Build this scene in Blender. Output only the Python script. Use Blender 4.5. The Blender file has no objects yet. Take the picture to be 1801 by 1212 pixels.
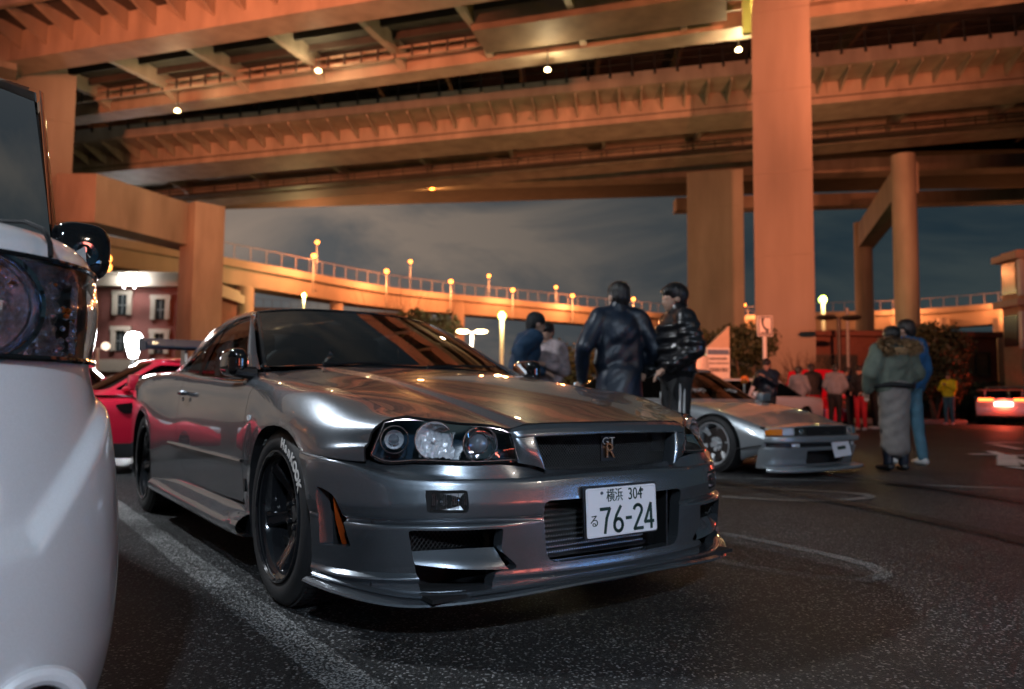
import bpy, bmesh, math, random
import numpy as np
from mathutils import Vector, Matrix
R = math.radians
SC = bpy.context.scene
COL = SC.collection

# ---------------------------------------------------------------- camera
CAM_P = np.array([2.7892, -1.7935, 0.7726])
YAW, PITCH, ROLL, FPX = 2.5199, 0.0690, 0.0089, 1317.0
def cam_axes():
    cy, sy, cp, sp = math.cos(YAW), math.sin(YAW), math.cos(PITCH), math.sin(PITCH)
    f = np.array([cy*cp, sy*cp, sp]); r = np.array([sy, -cy, 0.0]); u = np.cross(r, f)
    c, s = math.cos(ROLL), math.sin(ROLL)
    return c*r+s*u, c*u-s*r, f
CR, CU, CF = cam_axes()
cd = bpy.data.cameras.new('camera'); cam = bpy.data.objects.new('camera', cd); COL.objects.link(cam)
m = Matrix(((CR[0], CU[0], -CF[0]), (CR[1], CU[1], -CF[1]), (CR[2], CU[2], -CF[2])))
cam.matrix_world = Matrix.Translation(Vector(CAM_P)) @ m.to_4x4()
cd.sensor_width = 36; cd.lens = 36*FPX/1801; cd.clip_start = 0.05; cd.clip_end = 3000
cd.dof.use_dof = True; cd.dof.focus_distance = 2.1; cd.dof.aperture_fstop = 2.8
SC.camera = cam

# ---------------------------------------------------------------- world: dim night sky with city-lit cloud
W = bpy.data.worlds.new('World'); SC.world = W; W.use_nodes = True
def world_nodes():
    nt = W.node_tree; N = nt.nodes; L = nt.links; N.clear()
    out = N.new('ShaderNodeOutputWorld'); bg = N.new('ShaderNodeBackground')
    tc = N.new('ShaderNodeTexCoord')
    mp = N.new('ShaderNodeMapping'); mp.inputs['Scale'].default_value = (1.0, 1.0, 2.6)
    mp.inputs['Location'].default_value = (0.35, 0.1, 0.2)
    L.new(tc.outputs['Generated'], mp.inputs['Vector'])
    n1 = N.new('ShaderNodeTexNoise'); n1.inputs['Scale'].default_value = 3.2; n1.inputs['Detail'].default_value = 8; n1.inputs['Roughness'].default_value = 0.55
    n1.inputs['Distortion'].default_value = 0.6
    L.new(mp.outputs['Vector'], n1.inputs['Vector'])
    r1 = N.new('ShaderNodeValToRGB'); r1.color_ramp.elements[0].position = 0.40; r1.color_ramp.elements[1].position = 0.62
    L.new(n1.outputs['Fac'], r1.inputs['Fac'])
    # city glow: warm towards -X side of the sky, teal opposite
    dt = N.new('ShaderNodeVectorMath'); dt.operation = 'DOT_PRODUCT'
    g = CF*0.55 - CR*0.83; dt.inputs[1].default_value = (g[0], g[1], 0.0)
    L.new(tc.outputs['Generated'], dt.inputs[0])
    mr = N.new('ShaderNodeMapRange'); mr.inputs['From Min'].default_value = 0.25; mr.inputs['From Max'].default_value = 0.80
    L.new(dt.outputs['Value'], mr.inputs['Value'])
    cl = N.new('ShaderNodeMix'); cl.data_type = 'RGBA'
    cl.inputs['A'].default_value = (0.042, 0.058, 0.062, 1); cl.inputs['B'].default_value = (0.34, 0.26, 0.205, 1)
    L.new(mr.outputs['Result'], cl.inputs['Factor'])
    ck = N.new('ShaderNodeMix'); ck.data_type = 'RGBA'
    ck.inputs['A'].default_value = (0.012, 0.028, 0.042, 1); ck.inputs['B'].default_value = (0.13, 0.13, 0.13, 1)
    L.new(mr.outputs['Result'], ck.inputs['Factor'])
    mx = N.new('ShaderNodeMix'); mx.data_type = 'RGBA'
    L.new(r1.outputs['Color'], mx.inputs['Factor']); L.new(ck.outputs['Result'], mx.inputs['A']); L.new(cl.outputs['Result'], mx.inputs['B'])
    L.new(mx.outputs['Result'], bg.inputs['Color']); bg.inputs['Strength'].default_value = 0.75
    L.new(bg.outputs['Background'], out.inputs['Surface'])
world_nodes()
vs = SC.view_settings; vs.view_transform = 'Standard'; vs.look = 'None'; vs.gamma = 1; vs.use_curve_mapping = False; vs.exposure = 0.15
SC.cycles.use_denoising = True
SC.cycles.max_bounces = 8; SC.cycles.glossy_bounces = 4; SC.cycles.diffuse_bounces = 3
SC.cycles.transparent_max_bounces = 16; SC.cycles.sample_clamp_indirect = 6.0; SC.cycles.sample_clamp_direct = 0
SC.cycles.caustics_reflective = False; SC.cycles.caustics_refractive = False

# ---------------------------------------------------------------- helpers: place, tag, materials
FH = np.array([math.cos(YAW), math.sin(YAW), 0.0]); RH = np.array([math.sin(YAW), -math.cos(YAW), 0.0])
def E(x, d, z=0.0):           # x metres to the right of the camera, d metres ahead of it, z height
    p = CAM_P + RH*x + FH*d; return Vector((p[0], p[1], z))
def at(px, py, d):            # the point d metres ahead seen at pixel (px,py) of the photograph
    v = CF + CR*(px-900.5)/FPX - CU*(py-606)/FPX; t = d/(v@FH); p = CAM_P+v*t
    return Vector(p)
def gnd(px, py, z=0.0):
    v = CF + CR*(px-900.5)/FPX - CU*(py-606)/FPX; t = (z-CAM_P[2])/v[2]; return Vector(CAM_P+v*t)

def tag(o, label=None, cat=None, group=None, kind=None):
    if label: o['label'] = label
    if cat: o['category'] = cat
    if group: o['group'] = group
    if kind: o['kind'] = kind
    return o
def empty(name, loc=(0, 0, 0), rz=0.0, label=None, cat=None, group=None):
    o = bpy.data.objects.new(name, None); COL.objects.link(o); o.location = loc; o.rotation_euler = (0, 0, rz)
    o.empty_display_size = 0.1
    return tag(o, label, cat, group)
def mk(name, bm, mat, parent=None, smooth=35, mats=None):
    me = bpy.data.meshes.new(name)
    bm.to_mesh(me); bm.free()
    for mm in (mats or [mat]): me.materials.append(mm)
    if smooth:
        me.polygons.foreach_set('use_smooth', [True]*len(me.polygons)); me.set_sharp_from_angle(angle=R(smooth))
    o = bpy.data.objects.new(name, me); COL.objects.link(o)
    if parent: o.parent = parent
    return o
def share(o, name=None, parent=None, loc=None, rot=None):
    c = o.copy(); c.name = name or o.name.split('.')[0]; COL.objects.link(c)
    if parent is not None: c.parent = parent
    if loc is not None: c.location = loc
    if rot is not None: c.rotation_euler = rot
    return c
def copy_tree(o, parent=None):
    c = o.copy(); COL.objects.link(c)
    if parent is not None: c.parent = parent
    for ch in list(o.children): copy_tree(ch, c)
    return c

def node_mat(name):
    mt = bpy.data.materials.new(name); mt.use_nodes = True; nt = mt.node_tree
    return mt, nt, nt.nodes['Principled BSDF']
def pm(name, col, rough=0.5, metal=0.0, coat=0.0, var=0.12, scale=6.0, bump=0.0, bscale=60.0, emit=None, estr=0.0, spec=0.5, coat_rough=0.03, stretch=None):
    mt, nt, b = node_mat(name); L = nt.links
    b.inputs['Roughness'].default_value = rough; b.inputs['Metallic'].default_value = metal
    b.inputs['Coat Weight'].default_value = coat; b.inputs['Coat Roughness'].default_value = coat_rough
    b.inputs['Specular IOR Level'].default_value = spec
    tc = nt.nodes.new('ShaderNodeTexCoord'); src = tc.outputs['Object']
    if stretch:
        mp = nt.nodes.new('ShaderNodeMapping'); mp.inputs['Scale'].default_value = stretch; L.new(src, mp.inputs['Vector']); src = mp.outputs['Vector']
    if var > 0:
        n = nt.nodes.new('ShaderNodeTexNoise'); n.inputs['Scale'].default_value = scale; n.inputs['Detail'].default_value = 5; L.new(src, n.inputs['Vector'])
        r = nt.nodes.new('ShaderNodeValToRGB'); c = np.array(col[:3])
        r.color_ramp.elements[0].position = 0.3; r.color_ramp.elements[1].position = 0.7
        r.color_ramp.elements[0].color = (*(c*(1-var)), 1); r.color_ramp.elements[1].color = (*np.minimum(c*(1+var), 1), 1)
        L.new(n.outputs['Fac'], r.inputs['Fac']); L.new(r.outputs['Color'], b.inputs['Base Color'])
    else: b.inputs['Base Color'].default_value = (*col[:3], 1)
    if bump > 0:
        n2 = nt.nodes.new('ShaderNodeTexNoise'); n2.inputs['Scale'].default_value = bscale; n2.inputs['Detail'].default_value = 3; L.new(src, n2.inputs['Vector'])
        bp = nt.nodes.new('ShaderNodeBump'); bp.inputs['Strength'].default_value = bump; bp.inputs['Distance'].default_value = 0.01
        L.new(n2.outputs['Fac'], bp.inputs['Height']); L.new(bp.outputs['Normal'], b.inputs['Normal'])
    if emit:
        b.inputs['Emission Color'].default_value = (*emit, 1); b.inputs['Emission Strength'].default_value = estr
    return mt
def glass_mat(name, tint=(1, 1, 1), ior=1.5, rough=0.0, boost=0.0):
    mt, nt, b = node_mat(name); N = nt.nodes; L = nt.links; N.remove(b)
    out = N['Material Output']; mx = N.new('ShaderNodeMixShader'); tr = N.new('ShaderNodeBsdfTransparent'); gl = N.new('ShaderNodeBsdfGlossy')
    fr = N.new('ShaderNodeFresnel'); fr.inputs['IOR'].default_value = ior
    tr.inputs['Color'].default_value = (*tint, 1); gl.inputs['Roughness'].default_value = rough
    ad = N.new('ShaderNodeMath'); ad.operation = 'MULTIPLY_ADD'; ad.inputs[1].default_value = 1.6; ad.inputs[2].default_value = boost; ad.use_clamp = True
    L.new(fr.outputs['Fac'], ad.inputs[0]); L.new(ad.outputs['Value'], mx.inputs['Fac'])
    L.new(tr.outputs['BSDF'], mx.inputs[1]); L.new(gl.outputs['BSDF'], mx.inputs[2]); L.new(mx.outputs['Shader'], out.inputs['Surface'])
    return mt
def emit_mat(name, col, s):
    mt, nt, b = node_mat(name)
    b.inputs['Base Color'].default_value = (*[min(1, c) for c in col], 1); b.inputs['Emission Color'].default_value = (*col, 1); b.inputs['Emission Strength'].default_value = s
    return mt
def paint_mat(name, col, metal=0.6, rough=0.32, coat=1.0, flake=0.5, wet=0.0):
    mt, nt, b = node_mat(name); L = nt.links; N = nt.nodes
    b.inputs['Metallic'].default_value = metal; b.inputs['Roughness'].default_value = rough
    b.inputs['Coat Weight'].default_value = coat; b.inputs['Coat Roughness'].default_value = 0.02
    tc = N.new('ShaderNodeTexCoord'); v = N.new('ShaderNodeTexVoronoi'); v.inputs['Scale'].default_value = 900; L.new(tc.outputs['Object'], v.inputs['Vector'])
    n = N.new('ShaderNodeTexNoise'); n.inputs['Scale'].default_value = 2.5; n.inputs['Detail'].default_value = 6; L.new(tc.outputs['Object'], n.inputs['Vector'])
    hs = N.new('ShaderNodeMix'); hs.data_type = 'RGBA'; c = np.array(col)
    hs.inputs['A'].default_value = (*(c*(1-flake*0.5)), 1); hs.inputs['B'].default_value = (*np.minimum(c*(1+flake*0.5), 1), 1)
    sp = N.new('ShaderNodeSeparateColor'); L.new(v.outputs['Color'], sp.inputs['Color']); L.new(sp.outputs['Red'], hs.inputs['Factor'])
    L.new(hs.outputs['Result'], b.inputs['Base Color'])
    mr = N.new('ShaderNodeMapRange'); mr.inputs['To Min'].default_value = 0.0; mr.inputs['To Max'].default_value = 0.05; L.new(n.outputs['Fac'], mr.inputs['Value'])
    L.new(mr.outputs['Result'], b.inputs['Coat Roughness'])
    return mt

# ---------------------------------------------------------------- helpers: geometry
def cubic(xs, ys, x):         # natural cubic spline, ys (n,k)
    xs = np.asarray(xs, float); ys = np.asarray(ys, float); x = np.asarray(x, float)
    if ys.ndim == 1: return cubic(xs, ys[:, None], x)[..., 0]
    if xs[0] > xs[-1]: xs = xs[::-1]; ys = ys[::-1]
    n = len(xs)
    if n == 2:
        t = ((x-xs[0])/(xs[1]-xs[0]))[..., None]; return ys[0]*(1-t)+ys[1]*t
    h = np.diff(xs); A = np.zeros((n, n)); B = np.zeros((n, ys.shape[1])); A[0, 0] = A[-1, -1] = 1
    for i in range(1, n-1):
        A[i, i-1] = h[i-1]; A[i, i] = 2*(h[i-1]+h[i]); A[i, i+1] = h[i]
        B[i] = 6*((ys[i+1]-ys[i])/h[i]-(ys[i]-ys[i-1])/h[i-1])
    M = np.linalg.solve(A, B)
    i = np.clip(np.searchsorted(xs, x)-1, 0, n-2); hh = h[i]
    a = ((xs[i+1]-x)/hh)[..., None]; b = ((x-xs[i])/hh)[..., None]; hh = hh[..., None]
    return a*ys[i]+b*ys[i+1]+((a**3-a)*M[i]+(b**3-b)*M[i+1])*hh**2/6
def lerp(xs, ys, x): return np.interp(x, xs, ys)
def resample(P, n, smooth=True, byindex=False):
    P = np.asarray(P, float)
    if byindex: s = np.arange(len(P), dtype=float)
    else: s = np.r_[0, np.cumsum(np.linalg.norm(np.diff(P, axis=0), axis=1))]
    t = np.linspace(0, s[-1], n)
    if smooth and len(P) > 2: return cubic(s, P, t)
    return np.stack([np.interp(t, s, P[:, k]) for k in range(P.shape[1])], 1)
def grid_bm(G, flip=False, bm=None, closed_u=False):
    G = np.asarray(G, float); nu, nv = G.shape[:2]
    bm = bm or bmesh.new(); V = [[bm.verts.new(G[i, j]) for j in range(nv)] for i in range(nu)]
    for i in range(nu if closed_u else nu-1):
        k = (i+1) % nu
        for j in range(nv-1):
            q = (V[i][j], V[k][j], V[k][j+1], V[i][j+1])
            if flip: q = q[::-1]
            try: bm.faces.new(q)
            except ValueError: pass
    return bm
def loft(rows, nu, nv, su=True, sv=True, flip=False, byindex=False, bm=None):
    rr = np.stack([resample(r, nu, su, byindex) for r in rows])          # (rows, nu, 3)
    t = np.arange(len(rows), dtype=float); tt = np.linspace(0, len(rows)-1, nv)
    if sv and len(rows) > 2: g = cubic(t, rr.reshape(len(rows), -1), tt).reshape(nv, nu, 3)
    else:
        i = np.clip(tt.astype(int), 0, len(rows)-2); f = (tt-i)[:, None, None]; g = rr[i]*(1-f)+rr[i+1]*f
    return grid_bm(g.transpose(1, 0, 2), flip, bm)
def inpoly(p, poly):
    x, y = p; c = False; n = len(poly); j = n-1
    for i in range(n):
        xi, yi = poly[i]; xj, yj = poly[j]
        if (yi > y) != (yj > y) and x < (xj-xi)*(y-yi)/(yj-yi)+xi: c = not c
        j = i
    return c
def rounded(poly, r, n=4):
    out = []; k = len(poly)
    for i in range(k):
        a, b, c = (np.array(poly[(i+d) % k], float) for d in (-1, 0, 1))
        rr = r[i] if isinstance(r, (list, tuple)) else r
        u = (a-b); v = (c-b); lu, lv = np.linalg.norm(u), np.linalg.norm(v); d = min(rr, 0.45*lu, 0.45*lv)
        if d < 1e-5: out.append(tuple(b)); continue
        p, q = b+u/lu*d, b+v/lv*d
        for t in np.linspace(0, 1, n+1): out.append(tuple((1-t)**2*p+2*t*(1-t)*b+t*t*q))
    return out
def cut(bm, poly, ax=(0, 2), keep='out', pred=None, pad=0.05):
    a, b = ax; n = len(poly)
    ok = (lambda f: True) if pred is None else (lambda f: pred(f.calc_center_median()))
    for i in range(n):
        p = poly[i]; q = poly[(i+1) % n]
        x0, x1 = min(p[0], q[0])-pad, max(p[0], q[0])+pad; y0, y1 = min(p[1], q[1])-pad, max(p[1], q[1])+pad
        fs = set()
        for v in bm.verts:
            c = v.co
            if x0 <= c[a] <= x1 and y0 <= c[b] <= y1: fs.update(v.link_faces)
        fs = [f for f in fs if ok(f)]
        if not fs: continue
        es = {e for f in fs for e in f.edges}; vv = {v for f in fs for v in f.verts}
        co = Vector((0, 0, 0)); co[a] = p[0]; co[b] = p[1]
        no = Vector((0, 0, 0)); no[a] = -(q[1]-p[1]); no[b] = q[0]-p[0]
        if no.length < 1e-9: continue
        bmesh.ops.bisect_plane(bm, geom=list(fs)+list(es)+list(vv), plane_co=co, plane_no=no.normalized(), dist=1e-6)
    kill = []
    for f in bm.faces:
        c = f.calc_center_median()
        if pred is not None and not pred(c): continue
        i = inpoly((c[a], c[b]), poly)
        if (i and keep == 'out') or (not i and keep == 'in'): kill.append(f)
    bmesh.ops.delete(bm, geom=kill, context='FACES')
    return bm
def lip(bm, t=0.012, direction=None, pred=None, mi=0):   # turn the open edges inwards: panels get visible thickness
    bm.normal_update()
    be = [e for e in bm.edges if e.is_boundary and (pred is None or pred((e.verts[0].co+e.verts[1].co)/2))]
    nv = {}
    for e in be:
        for v in e.verts:
            if v not in nv:
                d = direction(v) if callable(direction) else (direction if direction is not None else -v.normal)
                nv[v] = bm.verts.new(v.co+Vector(d)*t)
    for e in be:
        l = e.link_loops[0]; a, b = l.vert, l.link_loop_next.vert
        try: bm.faces.new((b, a, nv[a], nv[b])).material_index = mi
        except ValueError: pass
    return bm
def mirror(bm):
    c = bm.copy()
    for v in c.verts: v.co.y = -v.co.y
    bmesh.ops.reverse_faces(c, faces=c.faces)
    return c
def box(bm, c, s, rz=0.0, bev=0.0, M=None):
    r = bmesh.ops.create_cube(bm, size=1.0)['verts']
    mt = Matrix.Translation(Vector(c)) @ Matrix.Rotation(rz, 4, 'Z') @ Matrix.Diagonal((*s, 1))
    if M is not None: mt = M @ mt
    bmesh.ops.transform(bm, matrix=mt, verts=r)
    if bev > 0:
        es = list({e for v in r for e in v.link_edges}); bmesh.ops.bevel(bm, geom=es, offset=bev, segments=2, affect='EDGES', profile=0.7)
    return bm
def tube(bm, pts, r, n=8, closed=False, caps=True):
    P = [Vector(p) for p in pts]; k = len(P); rs = r if isinstance(r, (list, tuple, np.ndarray)) else [r]*k
    rings = []; up = None
    for i in range(k):
        if closed: d = P[(i+1) % k]-P[i-1]
        else: d = P[min(i+1, k-1)]-P[max(i-1, 0)]
        d.normalize()
        if up is None: up = Vector((0, 0, 1)) if abs(d.z) < 0.9 else Vector((1, 0, 0))
        s = d.cross(up)
        if s.length < 1e-6: s = d.cross(Vector((0, 1, 0)))
        s.normalize(); up = s.cross(d).normalized()
        rings.append([bm.verts.new(P[i]+(s*math.cos(2*math.pi*j/n)+up*math.sin(2*math.pi*j/n))*rs[i]) for j in range(n)])
    for i in range(k if closed else k-1):
        a, b = rings[i], rings[(i+1) % k]
        for j in range(n): bm.faces.new((a[j], a[(j+1) % n], b[(j+1) % n], b[j]))
    if caps and not closed:
        bm.faces.new(rings[0][::-1]); bm.faces.new(rings[-1])
    return bm
def lathe(bm, prof, n=32, axis='y', c=(0, 0, 0), M=None):   # prof: (radius, along axis)
    rings = []
    for r, h in prof:
        ring = []
        for j in range(n):
            a = 2*math.pi*j/n; x, y = r*math.cos(a), r*math.sin(a)
            p = Vector((x, h, y)) if axis == 'y' else (Vector((x, y, h)) if axis == 'z' else Vector((h, x, y)))
            p += Vector(c); ring.append(bm.verts.new(M @ p if M is not None else p))
        rings.append(ring)
    for a, b in zip(rings[:-1], rings[1:]):
        for j in range(n):
            try: bm.faces.new((a[j], a[(j+1) % n], b[(j+1) % n], b[j]))
            except ValueError: pass
    return bm
def prism(bm, poly, d0, d1, ax=(0, 2), M=None):   # polygon in plane ax extruded along the remaining axis
    o = 3-ax[0]-ax[1]
    def P(p, d):
        v = Vector((0, 0, 0)); v[ax[0]] = p[0]; v[ax[1]] = p[1]; v[o] = d
        return M @ v if M is not None else v
    A = [bm.verts.new(P(p, d0)) for p in poly]; B = [bm.verts.new(P(p, d1)) for p in poly]
    n = len(poly); fs = [bm.faces.new(A), bm.faces.new(B[::-1])]
    for i in range(n): fs.append(bm.faces.new((A[i], B[i], B[(i+1) % n], A[(i+1) % n])))
    bmesh.ops.recalc_face_normals(bm, faces=fs)
    return bm
def strips(bm, polys, M=None, z=0.0):             # flat polygons
    for p in polys:
        vsn = [bm.verts.new((M @ Vector((q[0], q[1], z))) if M is not None else (q[0], q[1], z)) for q in p]; bm.faces.new(vsn)
    return bm
def text_bm(s, size, M, extrude=0.001, align='CENTER', shear=0.0, sx=1.0, bold=0.0):
    cu = bpy.data.curves.new('lettering', 'FONT'); cu.body = s; cu.size = size; cu.extrude = extrude; cu.align_x = align; cu.align_y = 'CENTER'; cu.shear = shear
    cu.resolution_u = 3; cu.offset = bold
    o = bpy.data.objects.new('lettering', cu); COL.objects.link(o)
    me = bpy.data.meshes.new_from_object(o.evaluated_get(bpy.context.evaluated_depsgraph_get()))
    bpy.data.objects.remove(o); bm = bmesh.new(); bm.from_mesh(me); bpy.data.meshes.remove(me)
    bmesh.ops.transform(bm, matrix=M @ Matrix.Diagonal((sx, 1, 1, 1)), verts=bm.verts)
    return bm
def frame_m(o, x, y):                              # matrix with local x,y axes along given world vectors
    x = Vector(x).normalized(); z = x.cross(Vector(y)).normalized(); y = z.cross(x)
    return Matrix(((x.x, y.x, z.x, o[0]), (x.y, y.y, z.y, o[1]), (x.z, y.z, z.z, o[2]), (0, 0, 0, 1)))
def join(bm, other):
    me = bpy.data.meshes.new('tmp'); other.to_mesh(me); other.free(); bm.from_mesh(me); bpy.data.meshes.remove(me); return bm
M = {}
# ================================================================ setting
M['deck'] = pm('painted_steel', (0.31, 0.265, 0.215), rough=0.55, var=0.24, scale=0.9, bump=0.05, bscale=3, stretch=(1, 1, .28))
M['deck_dark'] = pm('dark_steel', (0.06, 0.055, 0.05), rough=0.7, var=0.3, scale=0.8)  # plain dark tone for slabs, stringers and hangers
M['deck_brown'] = pm('brown_steel', (0.13, 0.10, 0.075), rough=0.65, var=0.3, scale=0.8)  # dark brown tone for the service box and far cross beams
M['pale_deck'] = pm('pale_viaduct_paint', (0.50, 0.40, 0.32), rough=0.6, var=0.14, scale=0.4, stretch=(1, 1, .3))
M['concrete'] = pm('concrete', (0.27, 0.245, 0.21), rough=0.8, var=0.22, scale=0.7, bump=0.15, bscale=8, stretch=(1, 1, .22))
M['iron_dark'] = pm('dark_ironwork', (0.035, 0.033, 0.032), rough=0.5, metal=0.3, var=0.2)
M['galv'] = pm('galvanised_steel', (0.32, 0.32, 0.31), rough=0.45, metal=0.6, var=0.15, scale=12)
M['white_metal'] = pm('white_metal', (0.62, 0.62, 0.60), rough=0.45, var=0.06)
def asphalt():
    mt, nt, b = node_mat('asphalt'); N = nt.nodes; L = nt.links
    tc = N.new('ShaderNodeTexCoord')
    v = N.new('ShaderNodeTexVoronoi'); v.inputs['Scale'].default_value = 155; L.new(tc.outputs['Object'], v.inputs['Vector'])
    v2 = N.new('ShaderNodeTexVoronoi'); v2.inputs['Scale'].default_value = 420; L.new(tc.outputs['Object'], v2.inputs['Vector'])
    n = N.new('ShaderNodeTexNoise'); n.inputs['Scale'].default_value = 0.7; n.inputs['Detail'].default_value = 6; L.new(tc.outputs['Object'], n.inputs['Vector'])
    sp = N.new('ShaderNodeSeparateColor'); L.new(v.outputs['Color'], sp.inputs['Color'])
    r = N.new('ShaderNodeValToRGB'); el = r.color_ramp.elements
    el[0].position = 0.0; el[0].color = (0.006, 0.0065, 0.007, 1); el[1].position = 1.0; el[1].color = (0.33, 0.33, 0.325, 1)
    e = el.new(0.55); e.color = (0.011, 0.0115, 0.012, 1); e = el.new(0.86); e.color = (0.032, 0.033, 0.034, 1)
    L.new(sp.outputs['Red'], r.inputs['Fac'])
    mr = N.new('ShaderNodeMapRange'); mr.inputs['From Min'].default_value = .38; mr.inputs['From Max'].default_value = .62; mr.inputs['To Min'].default_value = 0.50; mr.inputs['To Max'].default_value = 1.30
    L.new(n.outputs['Fac'], mr.inputs['Value'])
    mx = N.new('ShaderNodeMix'); mx.data_type = 'RGBA'; mx.blend_type = 'MULTIPLY'; mx.inputs['Factor'].default_value = 1
    L.new(r.outputs['Color'], mx.inputs['A']); L.new(mr.outputs['Result'], mx.inputs['B']); L.new(mx.outputs['Result'], b.inputs['Base Color'])
    b.inputs['Roughness'].default_value = 0.50; b.inputs['Specular IOR Level'].default_value = 0.40
    ad = N.new('ShaderNodeMath'); ad.operation = 'ADD'; L.new(v.outputs['Distance'], ad.inputs[0]); L.new(v2.outputs['Distance'], ad.inputs[1])
    bp = N.new('ShaderNodeBump'); bp.invert = True; bp.inputs['Strength'].default_value = 0.9; bp.inputs['Distance'].default_value = 0.006
    L.new(ad.outputs['Value'], bp.inputs['Height']); L.new(bp.outputs['Normal'], b.inputs['Normal'])
    return mt
M['asphalt'] = asphalt()
def worn_paint(name, col, wear):
    mt, nt, b = node_mat(name); N = nt.nodes; L = nt.links; out = N['Material Output']
    tc = N.new('ShaderNodeTexCoord'); n = N.new('ShaderNodeTexNoise'); n.inputs['Scale'].default_value = 130; n.inputs['Detail'].default_value = 4
    n2 = N.new('ShaderNodeTexNoise'); n2.inputs['Scale'].default_value = 1.3; n2.inputs['Detail'].default_value = 5
    L.new(tc.outputs['Object'], n.inputs['Vector']); L.new(tc.outputs['Object'], n2.inputs['Vector'])
    ad = N.new('ShaderNodeMath'); ad.operation = 'MULTIPLY_ADD'; ad.inputs[1].default_value = .45; L.new(n2.outputs['Fac'], ad.inputs[0]); L.new(n.outputs['Fac'], ad.inputs[2])
    uv = N.new('ShaderNodeAttribute'); uv.attribute_name = 'edge'
    a2 = N.new('ShaderNodeMath'); a2.operation = 'MULTIPLY_ADD'; a2.inputs[1].default_value = -0.55; L.new(uv.outputs['Fac'], a2.inputs[0]); L.new(ad.outputs['Value'], a2.inputs[2])
    mr = N.new('ShaderNodeMapRange'); mr.inputs['From Min'].default_value = wear; mr.inputs['From Max'].default_value = wear+.16; L.new(a2.outputs['Value'], mr.inputs['Value'])
    tr = N.new('ShaderNodeBsdfTransparent'); mx = N.new('ShaderNodeMixShader'); L.new(mr.outputs['Result'], mx.inputs['Fac'])
    b.inputs['Base Color'].default_value = (*col, 1); b.inputs['Roughness'].default_value = 0.6
    L.new(tr.outputs['BSDF'], mx.inputs[1]); L.new(b.outputs['BSDF'], mx.inputs[2]); L.new(mx.outputs['Shader'], out.inputs['Surface'])
    return mt
M['paint_worn'] = worn_paint('worn_line_paint', (0.25, 0.25, 0.245), .68)
M['paint_faint'] = worn_paint('faint_line_paint', (0.26, 0.26, 0.255), .66)
M['paint_white'] = worn_paint('road_mark_paint', (0.78, 0.74, 0.72), 0.45)
bm = bmesh.new(); bmesh.ops.create_grid(bm, x_segments=8, y_segments=8, size=900)
tag(mk('ground', bm, M['asphalt'], smooth=0), kind='structure')
MK = [0]
def marking(pts, w, mat, z=.004):
    MK[0] += 1; z += .0012*MK[0]
    P = resample([(p[0], p[1], z) for p in pts], max(8, int(6*len(pts))), len(pts) > 2)
    d = np.gradient(P, axis=0); n = np.stack([-d[:, 1], d[:, 0], 0*d[:, 0]], 1); n /= np.linalg.norm(n, axis=1)[:, None]
    b = bmesh.new(); lay = b.verts.layers.float.new('edge'); rows = []
    for o, e in ((-.62, 1), (-.35, 0), (.35, 0), (.62, 1)):
        row = []
        for q in P+n*w*o:
            v = b.verts.new(q); v[lay] = e; row.append(v)
        rows.append(row)
    for a_, b_ in zip(rows[:-1], rows[1:]):
        for i in range(len(a_)-1): b.faces.new((a_[i], a_[i+1], b_[i+1], b_[i]))
    bmesh.ops.recalc_face_normals(b, faces=b.faces)
    return tag(mk('road_marking', b, mat, smooth=0), kind='structure')
marking([(-9, -1.02), (-4, -.98), (2.2, -.93)], .17, M['paint_worn'])
marking([(-4.6, 1.72), (-1, 1.70), (.35, 1.70), (.75, 1.66), (.98, 1.56), (1.05, 1.42), (.98, 1.26), (.75, 1.15), (.35, 1.10), (-1, 1.08), (-4.6, 1.06)], .10, M['paint_worn'])
marking([(-4.6, -2.6), (.35, -2.6), (.75, -2.65), (1.0, -2.85)], .12, M['paint_worn'])
marking([gnd(1255, 842), gnd(1420, 846), gnd(1801, 862), gnd(1801, 862)+Vector((2, 2.6, 0))], .13, M['paint_faint'])
marking([gnd(1250, 858), gnd(1360, 862), gnd(1480, 868), gnd(1530, 874), gnd(1500, 880), gnd(1400, 882), gnd(1270, 876)], .11, M['paint_faint'])
for q, w_ in (([(1706, 800), (1760, 801), (1801, 803), (1880, 806)], .20), ([(1742, 795), (1770, 804), (1801, 815), (1850, 830)], .16), ([(1771, 803), (1772, 812), (1774, 821)], .26), ([(1776, 823), (1801, 826), (1850, 830)], .16), ([(1735, 781), (1770, 780), (1801, 780)], .16), ([(1748, 783), (1775, 788), (1795, 792)], .16)):
    marking([gnd(*p) for p in q], w_, M['paint_white'])
M['tyre_mark'] = worn_paint('tyre_mark', (.004, .004, .0045), .60)
for q, w_ in (([(3.2, 1.2), (1.8, 2.4), (-.5, 3.5), (-4, 4.0)], .20), ([(3.6, 2.3), (2.2, 3.6), (-.2, 4.9), (-4, 5.6)], .20), ([(2.6, -.6), (1.9, .9), (1.6, 3.2), (1.9, 6)], .19)):
    o = marking(q, w_, M['tyre_mark']); o.name = 'tyre_mark'

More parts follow.
